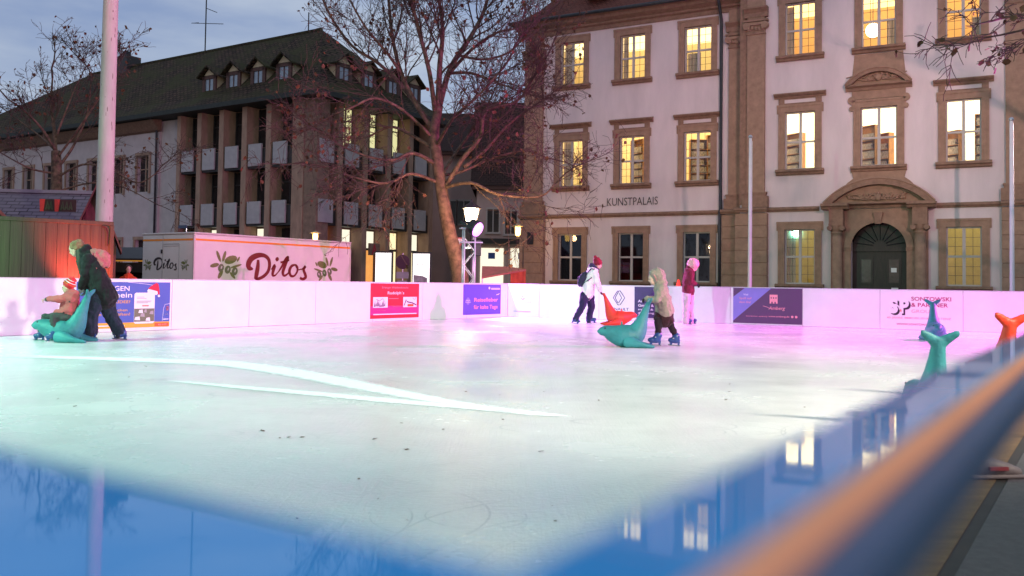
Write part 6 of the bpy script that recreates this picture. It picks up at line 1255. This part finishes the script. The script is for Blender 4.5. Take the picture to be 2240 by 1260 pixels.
# --- person in maroon jacket by the front barrier
p = Person((1507, 710), 'person in maroon jacket, pale wide trousers and pink hat by the front barrier', 1); J = p.J
p.head(J(1519, 583), .095, look=Vector((.85, .45, -.45))); cap(p.skin, J(1508, 595), J(1506, 645), .10, .11); chain(p.skin, [J(1510, 598, -.15), J(1513, 620, -.17), J(1522, 622, -.1)], [.035, .03, .024])
ct = MB(); chain(ct, [J(1508, 594), J(1506, 616), J(1506, 637)], [.125, .145, .15]); chain(ct, [J(1506, 596, -.11), J(1503, 636, -.10)], [.10, .12]); chain(ct, [J(1508, 596, .12), J(1507, 636, .10)], [.10, .12]); chain(ct, [J(1510, 598, -.17), J(1510, 617, -.20), J(1521, 621, -.12)], [.075, .065, .05]); chain(ct, [J(1508, 598, .17), J(1512, 616, .18), J(1522, 620, .10)], [.075, .065, .05]); chain(ct, [J(1507, 586), J(1512, 590)], [.075, .075]); p.part(ct, 'jacket', cloth('maroon_jacket', (.13, .018, .03)), .012)
ht = MB(); ht.ell(J(1516.5, 577), .15, .135, .14, 14, 10); p.part(ht, 'hat', cloth('pink_wool', (.70, .38, .38), sc=20), .010, 3)
tz = MB(); chain(tz, [J(1502, 642, -.09), J(1501, 674, -.10), J(1500, 702, -.10)], [.11, .088, .088]); chain(tz, [J(1508, 642, .09), J(1509, 674, .09), J(1510, 702, .10)], [.11, .088, .088]); p.part(tz, 'trousers', cloth('pale_trousers', (.58, .45, .50)), .011)
for a, t_, h_, dd in (((1501, 702), (1513, 710), (1495, 709), -.10), ((1511, 701), (1523, 709), (1505, 708), .10)): p.skate(J(*a, dd), J(*t_, dd), J(*h_, dd), blue_skate)
gl_ = MB(); p.hand(J(1521, 621.5, -.11), Vector((1, .2, -.3)), Vector((0, .3, -1)), 1.0, .7, gl_); p.hand(J(1522, 621, .10), Vector((1, -.1, -.3)), Vector((0, -.3, -1)), 1.0, .7, gl_); p.part(gl_, 'gloves', cloth('black_gloves', (.02, .016, .02)), .006, 2); p.finish()

# --- bystander in an orange red jacket behind the barrier, by the stall
b0 = atY(281, 590, 26.2); s0 = 26.2 / FPX
p = Person((228, 744), 'person in orange red jacket standing behind the barrier between container and trailer', 1); p.base = Vector((b0.x, b0.y, GZ)); p.root.location = p.base; p.Y = b0.y; J = lambda x, y, z: Vector((x, y, z))
hz_ = atY(281, 590, 26.2).z - GZ + .02; p.head(J(0, 0, hz_), .095, look=Vector((.6, -.8, 0)))
cap(p.skin, J(0, 0, hz_ - .3), J(0, 0, hz_ - .75), .1, .1); 
for q in (-1, 1): chain(p.skin, [J(.17 * q, 0, hz_ - .32), J(.22 * q, -.05, hz_ - .6), J(.17 * q, -.2, hz_ - .78)], [.04, .035, .028]); p.hand(J(.17 * q, -.2, hz_ - .78), Vector((-.3 * q, -.6, -.5)), Vector((-q, 0, 0)), 1, .5, p.skin)
ct = MB(); chain(ct, [J(0, 0, hz_ - .26), J(0, 0, hz_ - .78)], [.15, .16]); cap(ct, J(-.13, 0, hz_ - .28), J(.13, 0, hz_ - .28), .09, .09)
for q in (-1, 1): chain(ct, [J(.19 * q, 0, hz_ - .30), J(.24 * q, -.05, hz_ - .58), J(.18 * q, -.18, hz_ - .75)], [.08, .065, .05])
p.part(ct, 'jacket', cloth('orange_red_jacket', (.66, .07, .02)), .013); hr = MB(); hr.ell(J(-.01, .02, hz_ + .03), .105, .10, .105, 12, 8); p.part(hr, 'hair', MATS['dark_brown_hair'], .010)
tz = MB()
for q in (-1, 1): chain(tz, [J(.09 * q, 0, hz_ - .80), J(.10 * q, 0, .45), J(.10 * q, 0, .1)], [.11, .08, .065])
p.part(tz, 'trousers', cloth('navy_jeans', (.022, .022, .06)), .012)
for q in (-1, 1): f = MB(); f.ell(J(.10 * q, -.05, .045), .045, .13, .045, 10, 6); p.part(f, 'shoe', BLACK, .010, 2)
p.finish()
